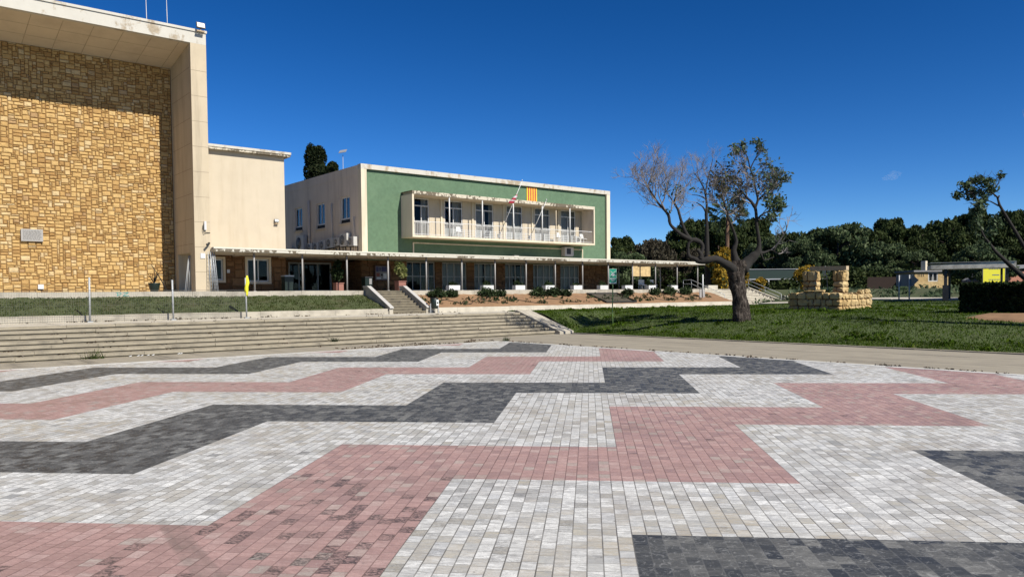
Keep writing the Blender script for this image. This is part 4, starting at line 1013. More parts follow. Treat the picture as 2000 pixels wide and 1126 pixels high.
def ridged(pts, n=44, per=7):
    P = [tp(*p[:3]) for p in pts]; Rr = [p[3] for p in pts]; V = []; rows = 0
    for i in range(len(P) - 1):
        p0 = P[max(0, i - 1)]; p1 = P[i]; p2 = P[i + 1]; p3 = P[min(len(P) - 1, i + 2)]
        for k in range(per):
            t = k / per; c = .5 * ((2 * p1) + (p2 - p0) * t + (2 * p0 - 5 * p1 + 4 * p2 - p3) * t * t + (3 * p1 - p0 - 3 * p2 + p3) * t ** 3); r = Rr[i] * (1 - t) + Rr[i + 1] * t
            h = c.z
            for q in range(n):
                a = 2 * math.pi * q / n; w = a + .35 * math.sin(h * 1.7) + .2 * math.sin(h * 4.1 + a * 2)
                rd = abs(math.sin(w * 6.5 + 1.1 * math.sin(h * 2.3))) * .7 + abs(math.sin(w * 11 + h * 2.1)) * .3
                f = 1 + .16 * (rd - .6) + .09 * math.sin(3 * w + h) + .06 * math.sin(h * 5.3 + 2 * a) + rg.uniform(-.035, .035)
                V.append(c + (rh * math.cos(a) + fh * math.sin(a)) * r * f)
            rows += 1
    mb.add(V, [(i * n + q, i * n + (q + 1) % n, (i + 1) * n + (q + 1) % n, (i + 1) * n + q) for i in range(rows - 1) for q in range(n)], 0, True)
ridged([(1451, 636, 0, .80), (1448, 625, 0, .55), (1447, 607, 0, .44), (1443, 578, 0, .40), (1438, 550, 0, .42), (1437, 534, 0, .48), (1441, 520, 0, .46), (1444, 508, 0, .30)])
trunk = mb.build('trunk', 'bark', rt)
mb = MB()
limb(mb, [(1440, 535, 0, .40), (1424, 523, -.3, .31), (1406, 513, -.6, .25), (1388, 507, -.8, .22), (1372, 509, -1, .23), (1358, 511, -1, .20), (1348, 506, -1, .15), (1338, 502, -1, .13), (1336, 490, -1, .09), (1337, 478, -1, .1), (1343, 471, -1, .12)], .14)
limb(mb, [(1360, 508, -1, .2), (1361, 499, -1, .16), (1355, 490, -1, .08)], .1)
limb(mb, [(1360, 498, -.9, .12), (1366, 486, -.8, .13), (1362, 476, -.8, .15), (1352, 471, -.9, .16), (1340, 469, -1, .15), (1330, 453, -1, .115), (1321, 430, -1.1, .09), (1317, 413, -1, .08), (1310, 400, -1, .07), (1313, 388, -1, .045)])
limb(mb, [(1341, 470, -1, .15), (1325, 463, -1.2, .13), (1310, 452, -1.3, .11), (1300, 441, -1.3, .10), (1297, 425, -1.3, .095), (1288, 414, -1.4, .085), (1275, 401, -1.5, .07), (1265, 386, -1.6, .055), (1256, 372, -1.7, .035)])
limb(mb, [(1443, 525, 0, .40), (1438, 505, .2, .25), (1435, 488, .2, .18), (1440, 473, .2, .13), (1436, 455, .2, .10), (1429, 437, .2, .09), (1424, 425, .2, .085), (1422, 412, .2, .07), (1415, 395, .2, .045)])
limb(mb, [(1448, 528, 0, .42), (1463, 513, .3, .36), (1474, 502, .3, .30), (1483, 493, .3, .22), (1486, 478, .3, .14), (1484, 460, .3, .12), (1481, 440, .3, .12), (1480, 420, .3, .11), (1478, 404, .3, .105)], .13)
limb(mb, [(1478, 405, .3, .13), (1470, 394, .3, .1), (1462, 386, .3, .07), (1450, 372, .3, .05)])
limb(mb, [(1478, 405, .3, .10), (1483, 392, .3, .075), (1480, 375, .3, .06), (1474, 350, .2, .05), (1467, 331, .2, .045), (1463, 312, .2, .04), (1456, 296, .2, .03)])
limb(mb, [(1482, 394, .3, .08), (1495, 382, .6, .07), (1510, 372, .8, .06), (1528, 358, .9, .035)])
limb(mb, [(1467, 331, .2, .05), (1478, 312, .4, .035), (1486, 298, .4, .02)])
limb(mb, [(1481, 432, .3, .1), (1490, 422, .5, .07), (1503, 414, .6, .05), (1521, 411, .7, .025)])
limb(mb, [(1484, 494, .3, .16), (1500, 493, .6, .08), (1515, 488, .8, .05), (1530, 496, .8, .025)], .1)
limb(mb, [(1490, 497, .3, .08), (1498, 508, .5, .05), (1520, 502, .7, .02)], .1)
limb(mb, [(1520, 490, .8, .05), (1535, 470, 1.2, .05), (1548, 456, 1.4, .05), (1553, 443, 1.4, .03), (1550, 430, 1.4, .02)], .1)
limb(mb, [(1548, 456, 1.4, .03), (1560, 448, 1.5, .015)], .1)
mb.build('limbs', 'limb', rt)
mb = MB(); tips = []; rg = random.Random(31); tpo = []
def spray(px, py, dep, dx, dy, L, r=.04, lev=3, nk=6, tips=None, up=.25):
    tw(mb, rg, tp(px, py, dep), rh * dx + Vector((0, 0, dy)) + fh * rg.uniform(-.4, .4), L * KM, r, lev, nk, 0, tips, up)
bare = [(1290, 415, -1.4, -.5, .8, 70), (1275, 401, -1.5, -.8, .7, 55), (1265, 386, -1.6, -.4, 1, 55), (1258, 375, -1.7, -1, .4, 42), (1256, 372, -1.7, .1, 1, 45), (1270, 395, -1.5, .3, 1, 62), (1282, 408, -1.4, .4, 1, 62), (1290, 414, -1.4, -1, .1, 52), (1312, 398, -1, .2, 1, 60), (1313, 390, -1, .8, .8, 58), (1312, 405, -1, -.5, 1, 62), (1296, 425, -1.3, .5, .9, 50), (1317, 413, -1, .7, .5, 40)]
for b in bare: spray(*b, lev=3, nk=6)
mid = [(1424, 425, .2, -.5, .7, 45), (1422, 415, .2, -.9, .8, 48), (1420, 405, .2, .1, 1, 48), (1415, 395, .2, -.6, 1, 40), (1418, 400, .2, .8, .5, 50), (1424, 420, .2, 1, .3, 40), (1430, 437, .2, .9, .3, 30), (1450, 372, .3, -.6, 1, 32), (1452, 375, .3, -1, .2, 45)]
for b in mid: spray(*b, lev=3, nk=7, tips=tpo)
rt_ = [(1456, 298, .2, -.4, 1, 12), (1463, 312, .2, -1, .5, 28), (1467, 331, .2, -.9, .4, 42), (1474, 350, .2, -1, .4, 55), (1486, 298, .4, .6, .9, 16), (1478, 312, .4, .7, .6, 24), (1474, 345, .2, .7, .7, 36), (1480, 375, .3, 1, .3, 50), (1495, 382, .6, .9, .6, 38), (1510, 372, .8, .9, .3, 32), (1528, 358, .9, .8, .4, 18), (1526, 360, .9, .1, 1, 22), (1510, 372, .8, -.1, 1, 36), (1495, 384, .6, 1, -.1, 45), (1470, 394, .3, -.8, .3, 50), (1483, 392, .3, .3, .9, 40), (1462, 386, .3, -.3, 1, 42), (1490, 380, .5, .4, .9, 36), (1470, 398, .3, -1, .1, 40), (1488, 388, .5, 1, .1, 40)]
for b in rt_: spray(*b, lev=3, nk=5, tips=tips)
t3 = []
for b in [(1490, 422, .5, .7, .5, 28), (1503, 414, .6, .8, .3, 26), (1521, 411, .7, 1, .1, 14), (1495, 420, .5, .6, -.4, 20)]: spray(*b, lev=2, nk=6, tips=t3)
for b in [(1530, 470, 1.2, -.4, 1, 30), (1548, 456, 1.4, -.4, .9, 26), (1553, 443, 1.4, .5, 1, 30), (1530, 496, .8, 1, 0, 24), (1515, 488, .8, .6, .4, 45), (1484, 430, .3, 1, 0, 60)]: spray(*b, lev=2, nk=4)
mb.build('twigs', 'twig', rt)
def tipleaves(parent, name, tips, frac, per, spread, size, m, more=()):
    P = [tuple(p) for p in more]
    for t in tips:
        if rg.random() < frac:
            for k in range(per): P.append(tuple(t + Vector((rg.gauss(0, spread), rg.gauss(0, spread), rg.gauss(0, spread)))))
    V, F = leaves(np.array(P), size, asp=1.9); return npmesh(name, V, F, m, parent)
tipleaves(rt, 'dull_leaves', tpo, .05, 2, .14, .10, 'leafo')
tipleaves(rt, 'low_leaves', t3, .3, 4, .12, .13, 'leaf')
# clusters on the left spray
mb2 = []
for px, py in ((1263, 363), (1297, 417), (1290, 380), (1295, 368), (1308, 378), (1315, 376), (1345, 376)): mb2 += [tp(px + rg.gauss(0, 4), py + rg.gauss(0, 4), -1.3 + rg.gauss(0, .1)) for k in range(14)]

tipleaves(rt, 'leaves', tips, .06, 4, .09, .105, 'leaf', mb2)
# bare tree behind it
rt = thing('bare_tree', 'slender leafless tree rising behind the gnarled tree and the wood edge', 'tree', (70.4, 52.2, 2.6))
TB0, KM0 = TB, KM
TB = Vector((70.4, 52.2, 2.6)); KM = 85 / 1507
def tp(px, py, dep): return TB + rh * ((px - 1382) * KM) + fh * dep + Vector((0, 0, (564 - py) * KM))
rg = random.Random(12); mb = MB()
limb(mb, [(1384, 566, 0, .42), (1383, 510, 0, .34), (1382, 440, 0, .22), (1381, 415, 0, .2), (1382, 395, 0, .15), (1378, 370, 0, .12), (1370, 352, 0, .08), (1358, 335, 0, .05)], .08)
limb(mb, [(1381, 412, 0, .15), (1374, 400, 0, .1), (1362, 392, 0, .06)], .08); limb(mb, [(1379, 375, 0, .1), (1386, 345, .3, .07), (1395, 310, .4, .04)], .08)
limb(mb, [(1370, 352, 0, .08), (1363, 338, -.3, .05), (1362, 322, -.3, .03)], .08); limb(mb, [(1380, 385, 0, .1), (1368, 378, .3, .06), (1355, 376, .4, .04)], .08)
mb.build('trunk', 'limb', rt)
mb = MB(); rg = random.Random(8)
for b in [(1358, 335, 0, -.6, .8, 28), (1362, 322, -.3, 0, 1, 16), (1370, 352, 0, -1, .4, 48), (1395, 310, .4, .1, 1, 14), (1390, 330, .4, .6, .9, 32), (1386, 345, .3, -.3, 1, 52), (1362, 392, 0, -1, -.1, 40), (1355, 376, .4, -1, .3, 40), (1368, 396, 0, -.8, -.4, 40), (1378, 370, 0, .7, .8, 55), (1380, 385, 0, -.7, .5, 40), (1374, 400, 0, -1, .2, 45), (1382, 360, 0, .3, 1, 55)]: spray(*b, r=.035, lev=3, nk=5)
mb.build('twigs', 'twig', rt)
TB, KM = TB0, KM0

# tree at the right edge: trunk just out of the picture
rt = thing('leaning_tree', 'tree behind the hedge whose slim leaning limb carries a drooping leafy crown', 'tree', (45.7, 12.45, 1.2))
PT = lambda L: [tuple(v) for v in L]
mb = MB(); base = Vector((40.9, 9.3, .95))
def limb3(pts, n=8):
    P = [Vector(p[:3]) for p in pts]; mb.tube(P, [p[3] for p in pts], n, jit=.1, rg=rg)
limb3([(45.7, 12.45, 1.0, 0.360), (45.45, 12.65, 1.8, 0.302), (45.2, 12.92, 2.3, 0.238), (45.13, 13.28, 3.18, 0.144), (44.96, 13.73, 4.22, 0.101), (44.75, 14.20, 5.28, 0.083), (44.60, 14.62, 6.16, 0.072), (44.58, 14.92, 6.76, 0.061), (44.62, 15.04, 7.17, 0.050), (44.48, 15.30, 7.47, 0.036), (44.29, 15.71, 7.66, 0.022)])
limb3([(44.56, 14.94, 6.71, 0.043), (44.46, 15.29, 6.97, 0.029), (44.23, 15.61, 7.07, 0.018)])
limb3([(44.60, 15.02, 7.1, 0.058), (44.72, 14.98, 7.25, 0.036)])
limb3([(45.2, 12.92, 2.3, 0.202), (44.84, 13.64, 2.80, 0.137), (44.62, 14.37, 3.60, 0.108), (44.37, 14.99, 4.35, 0.079), (44.14, 15.47, 5.16, 0.058), (44.14, 15.76, 5.89, 0.036), (44.20, 15.74, 6.42, 0.022)])
mb.build('trunk', 'limb', rt)
def near(pts): return np.array(pts)
B1 = [(43.68, 16.22, 7.83, .42, .42, .28), (44.43, 16.01, 8.13, .4, .4, .25), (44.29, 15.47, 7.98, .42, .42, .28), (43.36, 16.46, 7.36, .35, .3, .25), (44.31, 16.08, 7.44, .45, .42, .35), (44.05, 15.62, 6.93, .42, .4, .4), (44.70, 15.38, 7.55, .45, .4, .35), (45.14, 15.06, 8.34, .22, .25, .2), (44.08, 15.84, 6.50, .35, .35, .45)]
leafy(rt, 'leaves', B1, 980, .12, 'leaf', .05, 2.2)
B2 = [(44.09, 15.79, 5.76, .4, .4, .55), (44.66, 15.58, 5.37, .4, .45, .5), (44.63, 15.10, 5.86, .4, .4, .5), (43.87, 15.42, 4.67, .35, .35, .5)]
leafy(rt, 'hanging_leaves', B2, 380, .11, 'leaf', .05, 2.2)
mb = MB(); rg = random.Random(41)
for b in B1: 
    for k in range(3): tw(mb, rg, Vector((44.5, 15.2, 7.3)).lerp(Vector(b[:3]), .4), Vector(b[:3]) - Vector((44.5, 15.2, 7.2)), .8, .02, 1, 4)
mb.build('twigs', 'limb', rt)
rt = thing('leaning_dead_tree', 'old leaning dead tree standing just outside the right edge of the lawn', 'tree', (37.6, 7.6, .6))
mb = MB(); limb3([(37.6, 7.6, .4, .4), (38.1, 8.2, 2.4, .3), (38.6, 8.8, 4, .24), (39.6, 10.0, 7, .16), (40.4, 11, 9, .08)]); limb3([(38.7, 8.9, 4.2, .16), (38.9, 8.6, 5.4, .1), (39.4, 8.2, 6.6, .05)]); mb.build('trunk', 'bark', rt)
mb = MB(); rg = random.Random(44)
for k in range(16): tw(mb, rg, Vector((39.6, 10, 7)).lerp(Vector((40.4, 11, 9)), k / 15), (rg.uniform(-1, 1), rg.uniform(-1, 1), .8), rg.uniform(.8, 1.8), .03, 2, 5)
mb.build('twigs', 'twig', rt)
rt = thing('leafless_tree', 'pale leafless tree cut by the right edge above the wood', 'tree', (60.6, 11.6, 1.6))
mb = MB(); rg = random.Random(77); b = Vector((60.6, 11.6, 1.5)); mb.tube([b, b + Vector((0, 0, 4)), b + Vector((-.2, .2, 8)), b + Vector((-.3, .3, 10))], [.3, .24, .14, .08], 7); mb.build('trunk', 'limb', rt)
mb = MB()
for k in range(16):
    a = rg.uniform(0, 6.28); tw(mb, rg, b + Vector((-.2, .2, rg.uniform(6.5, 10))), (math.cos(a), math.sin(a), .8), rg.uniform(2.2, 3.6), .04, 3, 5)
mb.build('twigs', 'twig', rt)

# wood behind: crown meshes shared by the copies
def crownmesh(seed, mat, n, size, spread=1., pine=True):
    r2 = random.Random(seed); bl = []
    for k in range(70 if pine else 60):
        a = r2.uniform(0, 6.28); q = r2.uniform(.1, 1) ** .5; z = r2.uniform(.28, .97)
        rad = (1.0 * math.sin(min(1, (1.06 - z) * 2.3) * math.pi / 2)) * q * spread
        sz = r2.uniform(.10, .22); bl.append((rad * math.cos(a), rad * math.sin(a), z, sz * 1.2, sz * 1.2, sz * .6))
    V, F = leaves(cloud(bl, n, .55), size, flat=.3, asp=1.5)
    o = npmesh('crown', V, F, mat, local=True); me = o.data; bpy.data.objects.remove(o)
    return me
def trunkmesh(seed):
    r2 = random.Random(seed); m = MB(); m.tube([(0, 0, -.1), (.02, 0, .25), (r2.uniform(-.06, .06), .03, .55), (r2.uniform(-.1, .1), 0, .85)], [.045, .036, .028, .012], 7)
    for k in range(7):
        a = r2.uniform(0, 6.28); z = r2.uniform(.3, .7); m.tube([(0, 0, z), (.3 * math.cos(a), .3 * math.sin(a), z + .12), (.6 * math.cos(a), .6 * math.sin(a), z + .2)], [.018, .012, .005], 5)
    o = m.build('trunk', 'trunkp', local=True); me = o.data; bpy.data.objects.remove(o); return me
PC = [crownmesh(s, 'pine', 14000, .052) for s in (1, 2, 3, 4)]
OC = [crownmesh(s, 'olive', 17000, .044, 1., False) for s in (11, 12, 13)]
DC = [crownmesh(21, 'dead', 9000, .045, 1., False)]
TM = [trunkmesh(s) for s in (1, 2)]
def tree(name, label, x, y, top, rad, crown, grp, gz=None, squash=1.):
    z = terr(x, y) - .1 if gz is None else gz; h = top - z
    t = thing(name, label, 'tree', (x, y, z), grp); rz = rng.uniform(0, 6.28)
    for nm, me in (('trunk', rng.choice(TM)), ('crown', crown)):
        o = bpy.data.objects.new(nm, me); COL.objects.link(o); o.parent = t; o.rotation_euler = (0, 0, rz); o.scale = (rad, rad * squash, h / 1.08)
    return t
FOREST = [(0, 100.9, 99.0, 12.6), (0, 105.4, 95.3, 12.8), (0, 109.8, 91.7, 12.2), (0, 114.3, 88.1, 16.1), (0, 118.8, 84.4, 15.6), (0, 123.2, 80.8, 14.9), (0, 127.6, 77.1, 12.7), (0, 132.1, 73.4, 13.5), (0, 136.6, 69.8, 14.2), (0, 141.0, 66.2, 14.6), (0, 145.5, 62.5, 15.0), (0, 150.0, 58.9, 15.3), (0, 154.5, 55.3, 16.4), (0, 158.9, 51.6, 15.8), (0, 163.4, 48.0, 15.4), (0, 168, 44.5, 16), (1, 86.5, 82.1, 9.4), (1, 91.0, 78.5, 9.0), (1, 95.5, 74.8, 10.2), (1, 100.0, 71.2, 11.8), (1, 104.4, 67.5, 10.5), (1, 108.9, 63.8, 9.7), (1, 113.4, 60.1, 10.4), (1, 117.9, 56.5, 11.0), (1, 122.4, 52.8, 11.3), (1, 126.9, 49.2, 11.7), (1, 131.4, 45.5, 12.3), (1, 135.9, 41.8, 11.7), (1, 140.4, 38.2, 11.6), (1, 145, 34.5, 11.6)]
cnt = {0: 0, 1: 0}
NTH = ['first', 'second', 'third', 'fourth', 'fifth', 'sixth', 'seventh', 'eighth', 'ninth', 'tenth', 'eleventh', 'twelfth', 'thirteenth', 'fourteenth', 'fifteenth', 'sixteenth']
for i, (row, x, y, top) in enumerate(FOREST):
    lb = f"dark pine in the {'skyline row' if row == 0 else 'lower middle row'} of the wood, {NTH[cnt[row]]} from the left"
    cnt[row] += 1
    tree('pine_tree', lb, x + rng.uniform(-1.2, 1.2), y + rng.uniform(-1.2, 1.2), top + rng.uniform(-.3, 1.4), rng.uniform(3.9, 5.2) if row == 0 else rng.uniform(3.8, 4.9), PC[i % 4], 'pines of the dark wood')
FRONT = [(73.4, 66.9, 7.7, 3.6, 'O', 'round olive-green tree above the canopy at the green building corner'), (80.5, 68.5, 9.8, 3.4, 'D', 'greyish dry-looking tree above the middle of the open canopy'), (86.5, 66, 8.6, 3., 'D', 'dusty grey-green tree left of the gnarled tree trunk'), (92.8, 58.9, 9.9, 3.4, 'O', 'dark leafy tree behind the agave bed'), (92.0, 53.3, 9.0, 3.6, 'O', 'dark leafy tree left of the well, behind the green roof'),
         (96.5, 50.7, 11.2, 5.6, 'O', 'largest olive-green tree directly behind the well'), (97.7, 46.0, 8.6, 4.0, 'O', 'broad olive-green tree behind the arrow sign'), (99.9, 42.6, 7.4, 2.8, 'O', 'low bushy tree above the small stone house roof'), (90.0, 31.8, 7.2, 3.2, 'O', 'dark tree behind the pergola roof'), (112.1, 35.3, 8.0, 4.2, 'P', 'dark pine above the yellow banner'), (104, 31, 7.6, 4., 'P', 'dark pine at the right end of the wood front'),
         (103., 56, 9, 4.2, 'P', 'dark pine filling the gap left of the largest olive-green tree'), (84, 60.5, 7.2, 3.2, 'P', 'dark low pine behind the gnarled trunk'), (80.5, 74, 9.2, 3.6, 'P', 'dark pine at the far left of the wood beside the green building'), (108, 46, 9, 4.2, 'P', 'dark pine right of the largest olive-green tree')]
for i, (x, y, top, rad, k, lb) in enumerate(FRONT):
    tree({'O': 'broadleaf_tree', 'D': 'dry_tree', 'P': 'pine_tree'}[k], lb, x, y, top, rad, (OC[i % 3] if k == 'O' else DC[0] if k == 'D' else PC[i % 4]), 'trees along the front of the wood')
# undergrowth: dark mass at the foot of the wood
bl = []
rg = random.Random(90)
for k in range(125):
    f = rg.random(); x = 76 + 34 * f + rg.gauss(0, 3); y = 78 - 52 * f + rg.gauss(0, 2) ; x += rg.uniform(0, 12)
    if x < 97 and 33.5 < y < 41.5: continue
    if x < 93 and y < 33.5: continue
    if x < 90 and 47 < y < 58: continue
    bl.append((x, y, terr(x, y) + .9, rg.uniform(1.5, 2.6), rg.uniform(1.5, 2.6), rg.uniform(1.2, 2.2)))
for k in range(34):
    f = rg.random(); x = 78.5 + 9 * f + rg.gauss(0, .5); y = 55.2 - 7.6 * f + rg.gauss(0, .5); bl.append((x, y, terr(x, y) + .4, 1., 1., rg.uniform(.6, 1.0)))
for k in range(10):
    x = 88.5 + rg.gauss(0, 1.5); y = 45.8 + rg.gauss(0, 1.2); bl.append((x, y, terr(x, y) + .9, 1.6, 1.6, 1.6))
V, F = leaves(cloud(bl, 46000, .5), .28, flat=.2); kind(npmesh('undergrowth', V, F, 'pine'), 'stuff', 'dark bushy undergrowth along the foot of the wood')
# hilly backdrop ground of the wood is the terrain itself
# cypress and rounded trees behind the roofs
def colcrown(label, name, x, y, z0, z1, rad, n, m, kindblobs):
    t = thing(name, label, 'tree', (x, y, ZP)); mb = MB(); mb.tube([(x, y, ZP - .3), (x, y, z0 + 2)], [.3, .2], 7); mb.build('trunk', 'trunkp', t)
    leafy(t, 'crown', kindblobs, n, .17, m, .72, 1.7)
cx, cy = 41.9, 89.3
colcrown('tall blunt columnar cypress rising behind the green building', 'cypress_tree', cx, cy, 6, 21.2, 1.5, 16000, 'cyp', [(cx - .55, cy, 19.6, .75, .8, 1.5), (cx + .45, cy - .3, 19.5, .85, .8, 1.45), (cx, cy, 19.2, 1.0, 1.0, 1.7), (cx, cy, 17.4, 1.35, 1.3, 2.4), (cx - .1, cy, 14.5, 1.45, 1.4, 3.0), (cx, cy, 10, 1.5, 1.5, 4.)])
cx, cy = 40.9, 85.6
colcrown('lower lobed bushy tree at the foot of the cypress above the roof', 'bushy_tree', cx, cy, 6, 17.8, 1.6, 7000, 'cyp', [(cx - .5, cy, 17.2, 1.0, 1.0, .8), (cx + .6, cy - .3, 17.1, 1.1, 1.0, .7), (cx, cy, 15, 1.6, 1.6, 1.8)])
cx, cy = 43.25, 87.3
colcrown('small round clipped tree behind the roof edge', 'round_tree', cx, cy, 6, 18.9, 1.1, 6000, 'cyp', [(cx, cy, 17.9, .72, .72, .95), (cx, cy, 16.4, .8, .8, 1.3)])
# solar lamp behind the roof
t = thing('solar_lamp', 'solar street lamp on a thin mast behind the green building roof', 'street lamp', (42.2, 82.5, ZP))
mb = MB(); mb.tube([(42.2, 82.5, ZP), (42.2, 82.5, 18.9)], [.07, .03], 7); mb.build('mast', 'galv', t)
mb = MB(); mb.obox((42.2, 82.5, 19.3), ((.774, -.633, .15), (.55, .7, .45), (-.3, -.3, .9)), (.42, .5, .03)); mb.build('solar_panel', 'alu', t)

# fan palm behind the gnarled tree
x0, y0 = 76.4, 53.8
rt = thing('fan_palm', 'fan palm with drooping fronds seen through the gnarled tree crown', 'palm', (x0, y0, ZP))
mb = MB(); mb.tube([(x0, y0, 1.2), (x0, y0, 5), (x0 + .1, y0, 11.5)], [.26, .22, .2], 9, jit=.12, rg=rng); mb.build('trunk', 'palmtrunk', rt)
mb = MB(); r2 = random.Random(2); c = Vector((x0 + .1, y0, 11.6))
for k in range(46):
    a = r2.uniform(0, 6.28); e = r2.uniform(-.9, 1.1); d = Vector((math.cos(a) * math.cos(e), math.sin(a) * math.cos(e), math.sin(e))); L = r2.uniform(1.2, 1.9)
    p1 = c + d * L; mb.tube([c, p1], [.02, .012], 3)
    sd = d.orthogonal().normalized(); s2 = d.cross(sd)
    for j in range(11):
        g = -1.1 + 2.2 * j / 10; v = (d * math.cos(g) + sd * math.sin(g)).normalized(); q = p1 + v * r2.uniform(.7, 1.0); q2 = q + Vector((0, 0, -.35)) + v * .15; w = s2 * .03 + sd * .02
        mb.add([p1 - w, p1 + w, q + w, q2, q - w], [(0, 1, 2, 3, 4)], 0)
mb.build('fronds', 'olive', rt)
# yellow flowering shrubs
def mimosa(label, x, y, blobs, n):
    z = terr(x, y); t = thing('flowering_shrub', label, 'shrub', (x, y, z), 'yellow flowering shrubs'); mb = MB(); r2 = random.Random(int(x * 7))
    for b in blobs: mb.tube([(x, y, z), (x + (b[0]) * .5, y, z + b[2] * .5), (x + b[0], y + b[1], z + b[2])], [.08, .05, .02], 5)
    mb.build('stems', 'limb', t); B = [(x + b[0], y + b[1], z + b[2], *b[3:]) for b in blobs]
    leafy(t, 'blossom', B, n, .2, 'mimosa', .25, 1.7); leafy(t, 'leaves', [(b[0], b[1], b[2] - .2, b[3] * .95, b[4] * .95, b[5] * .9) for b in B], n // 3, .2, 'olive', .1)
mimosa('tall yellow flowering shrub behind the crotch of the gnarled tree', 71.0, 50.4, [(0, 0, 3.4, 1.1, 1.1, .9), (-1.1, .9, 3.1, .8, .8, .6), (-.7, .5, 2.7, .8, .8, .6), (.5, -.4, 2.9, .8, .8, .9), (.1, 0, 4.2, .6, .6, .5)], 2600)
mimosa('golden shrub left of the gnarled trunk above the right-hand stairs', 69.1, 49.4, [(0, 0, 1.2, .85, .85, .9), (.2, .1, .7, .8, .8, .6), (-.2, 0, 1.9, .6, .6, .5)], 1500)
mimosa('yellow-green shrub right of the gnarled trunk beside the handrail', 72.6, 49.1, [(0, 0, 1.8, .6, .6, 1.0), (.1, 0, .9, .6, .6, .7)], 900)
mimosa('small faded yellow shrub under the green roof edge', 74., 47.9, [(0, 0, 1.8, .6, .6, .5), (0, 0, 1.1, .4, .4, .4)], 600)
mimosa('straggly yellowish shrub just left of the well pillars', 69.6, 39.9, [(0, 0, 3.0, .9, .9, .7), (-.5, .5, 2.7, .7, .7, .5), (.2, 0, 1.6, .7, .7, .8)], 800)
# agaves
rt = thing('agave_plant', 'spiky agave clump with pale blades above the right-hand wall', 'plant', (75., 43.0, terr(75, 43)))
mb = MB(); r2 = random.Random(6)
for (ax_, ay_, s) in ((73.5, 43.9, 1.1), (74.6, 43.0, 1.5), (75.4, 42.0, 1.3), (74.9, 43.9, 1.2), (76, 41.2, 1.1)):
    z = terr(ax_, ay_)
    for k in range(26):
        a = r2.uniform(0, 6.28); e = r2.uniform(.25, 1.35); L = s * r2.uniform(.8, 1.3); d = Vector((math.cos(a) * math.cos(e), math.sin(a) * math.cos(e), math.sin(e))); w = Vector((-math.sin(a), math.cos(a), 0)) * .06
        b = Vector((ax_, ay_, z)); m_ = b + d * L * .55; tip = b + d * L + Vector((0, 0, -.15 * L * math.cos(e)))
        mb.add([b - w, b + w, m_ + w * 1.2, tip, m_ - w * 1.2], [(0, 1, 2, 3, 4)], 0)
mb.build('blades', 'agave', rt)

# right-hand stairs with handrails
rt = thing('garden_stairs', 'pale stairs with steel handrails at the right end of the soil bed', 'stairs', (67.5, 46, ZT))
mb = MB(); n = 9
for k in range(n):
    y0 = 44.55 + k * .44; z1 = ZT + (k + 1) * (ZP - ZT) / n; mb.box(62.45, 72.6, y0 - .02, y0 + .5 if k < n - 1 else 48.8, z1 - .07, z1); mb.box(62.45, 72.6, y0 + .02, 48.7, z1 - (ZP - ZT) / n - .02, z1 - .07)
mb.build('steps', 'stepw', rt)
mb = MB(); mb.prism([(72.62, 44.3, .9), (72.62, 44.3, 1.5), (72.62, 48.5, ZP + .2), (72.62, 48.8, ZP + .2), (72.62, 48.8, .9)], (.3, 0, 0)); mb.build('sloping_cheek', 'stepw', rt, fixn=True)
mb = MB(); mb.prism([(62.0, 44.3, .9), (62.0, 44.3, 1.5), (62.0, 46.3, ZP + .1), (62.0, 48.8, ZP + .1), (62.0, 48.8, .9)], (.44, 0, 0)); mb.build('sloping_cheek', 'stepw', rt, fixn=True)
for X in (62.5, 72.3):
    mb = MB()
    for h in (.95, .55): mb.tube([(X, 44.3, ZT + h), (X, 48.2, ZP + h), (X, 49.2, ZP + h)], .028, 6)
    for y, zb in ((44.3, ZT), (46.2, ZT + .75), (48.2, ZP), (49.2, ZP)): mb.tube([(X, y, zb), (X, y, zb + .95)], .028, 6)
    mb.build('handrail', 'galv', rt)
mb = MB(); mb.box(66.2, 67.8, 48.9, 49.4, ZP - .02, ZP + .42); tag(mb.build('stone_block', 'stepw', top=(67, 49.1, ZP)), 'pale stone block at the top of the right-hand stairs', 'block')
mb = MB(); y = 44.55; x = 72.95
while x < 76.5: mb.box(x, x + .58, 44.3, 44.6, .9, 2.05); x += .59
tag(mb.build('retaining_wall', 'stepw', top=(74.7, 44.45, 1.2)), 'pale block retaining wall between the stairs and the well', 'wall')
# small info post near the stairs
t = thing('info_post', 'white post with a dark grey panel at the end of the soil bed', 'sign', (58.6, 43.9, 1.7))
mb = MB(); mb.tube([(58.6, 43.9, 1.6), (58.6, 43.9, 4.1)], .06, 8); mb.build('post', 'white', t)
mb = MB(); mb.box(58.2, 59.0, 43.96, 44.0, 1.75, 2.75); mb.build('panel', 'post', t)
# things standing under the open end of the canopy
flat('banner_panel', 'orange panel of a small kiosk beyond the open canopy', 'panel', 63.5, 66.5, 57, 4.3, 5.4, 'wellstone', .1)
def stool(label, x, y, m):
    t = thing('white_chair', label, 'chair', (x, y, ZP), 'chairs beyond the open canopy')
    mb = MB(); mb.box(x - .25, x + .25, y - .25, y + .25, ZP + .42, ZP + .48); mb.build('seat', m, t)
    mb = MB(); mb.box(x - .25, x + .25, y + .22, y + .26, ZP + .48, ZP + .95); mb.build('backrest', m, t)
    for a in (-.22, .22):
        for b in (-.22, .22): mb = MB(); mb.cyl((x + a, y + b), ZP, ZP + .42, .025, n=5); mb.build('leg', m, t)
for x, y, lb in ((55.6, 48.6, 'white chair under the open canopy, nearest the green building'), (56.6, 49.2, 'white chair under the open canopy between two front posts'), (57.6, 48.9, 'white chair under the open canopy near its right end')): stool(lb, x, y, 'white')
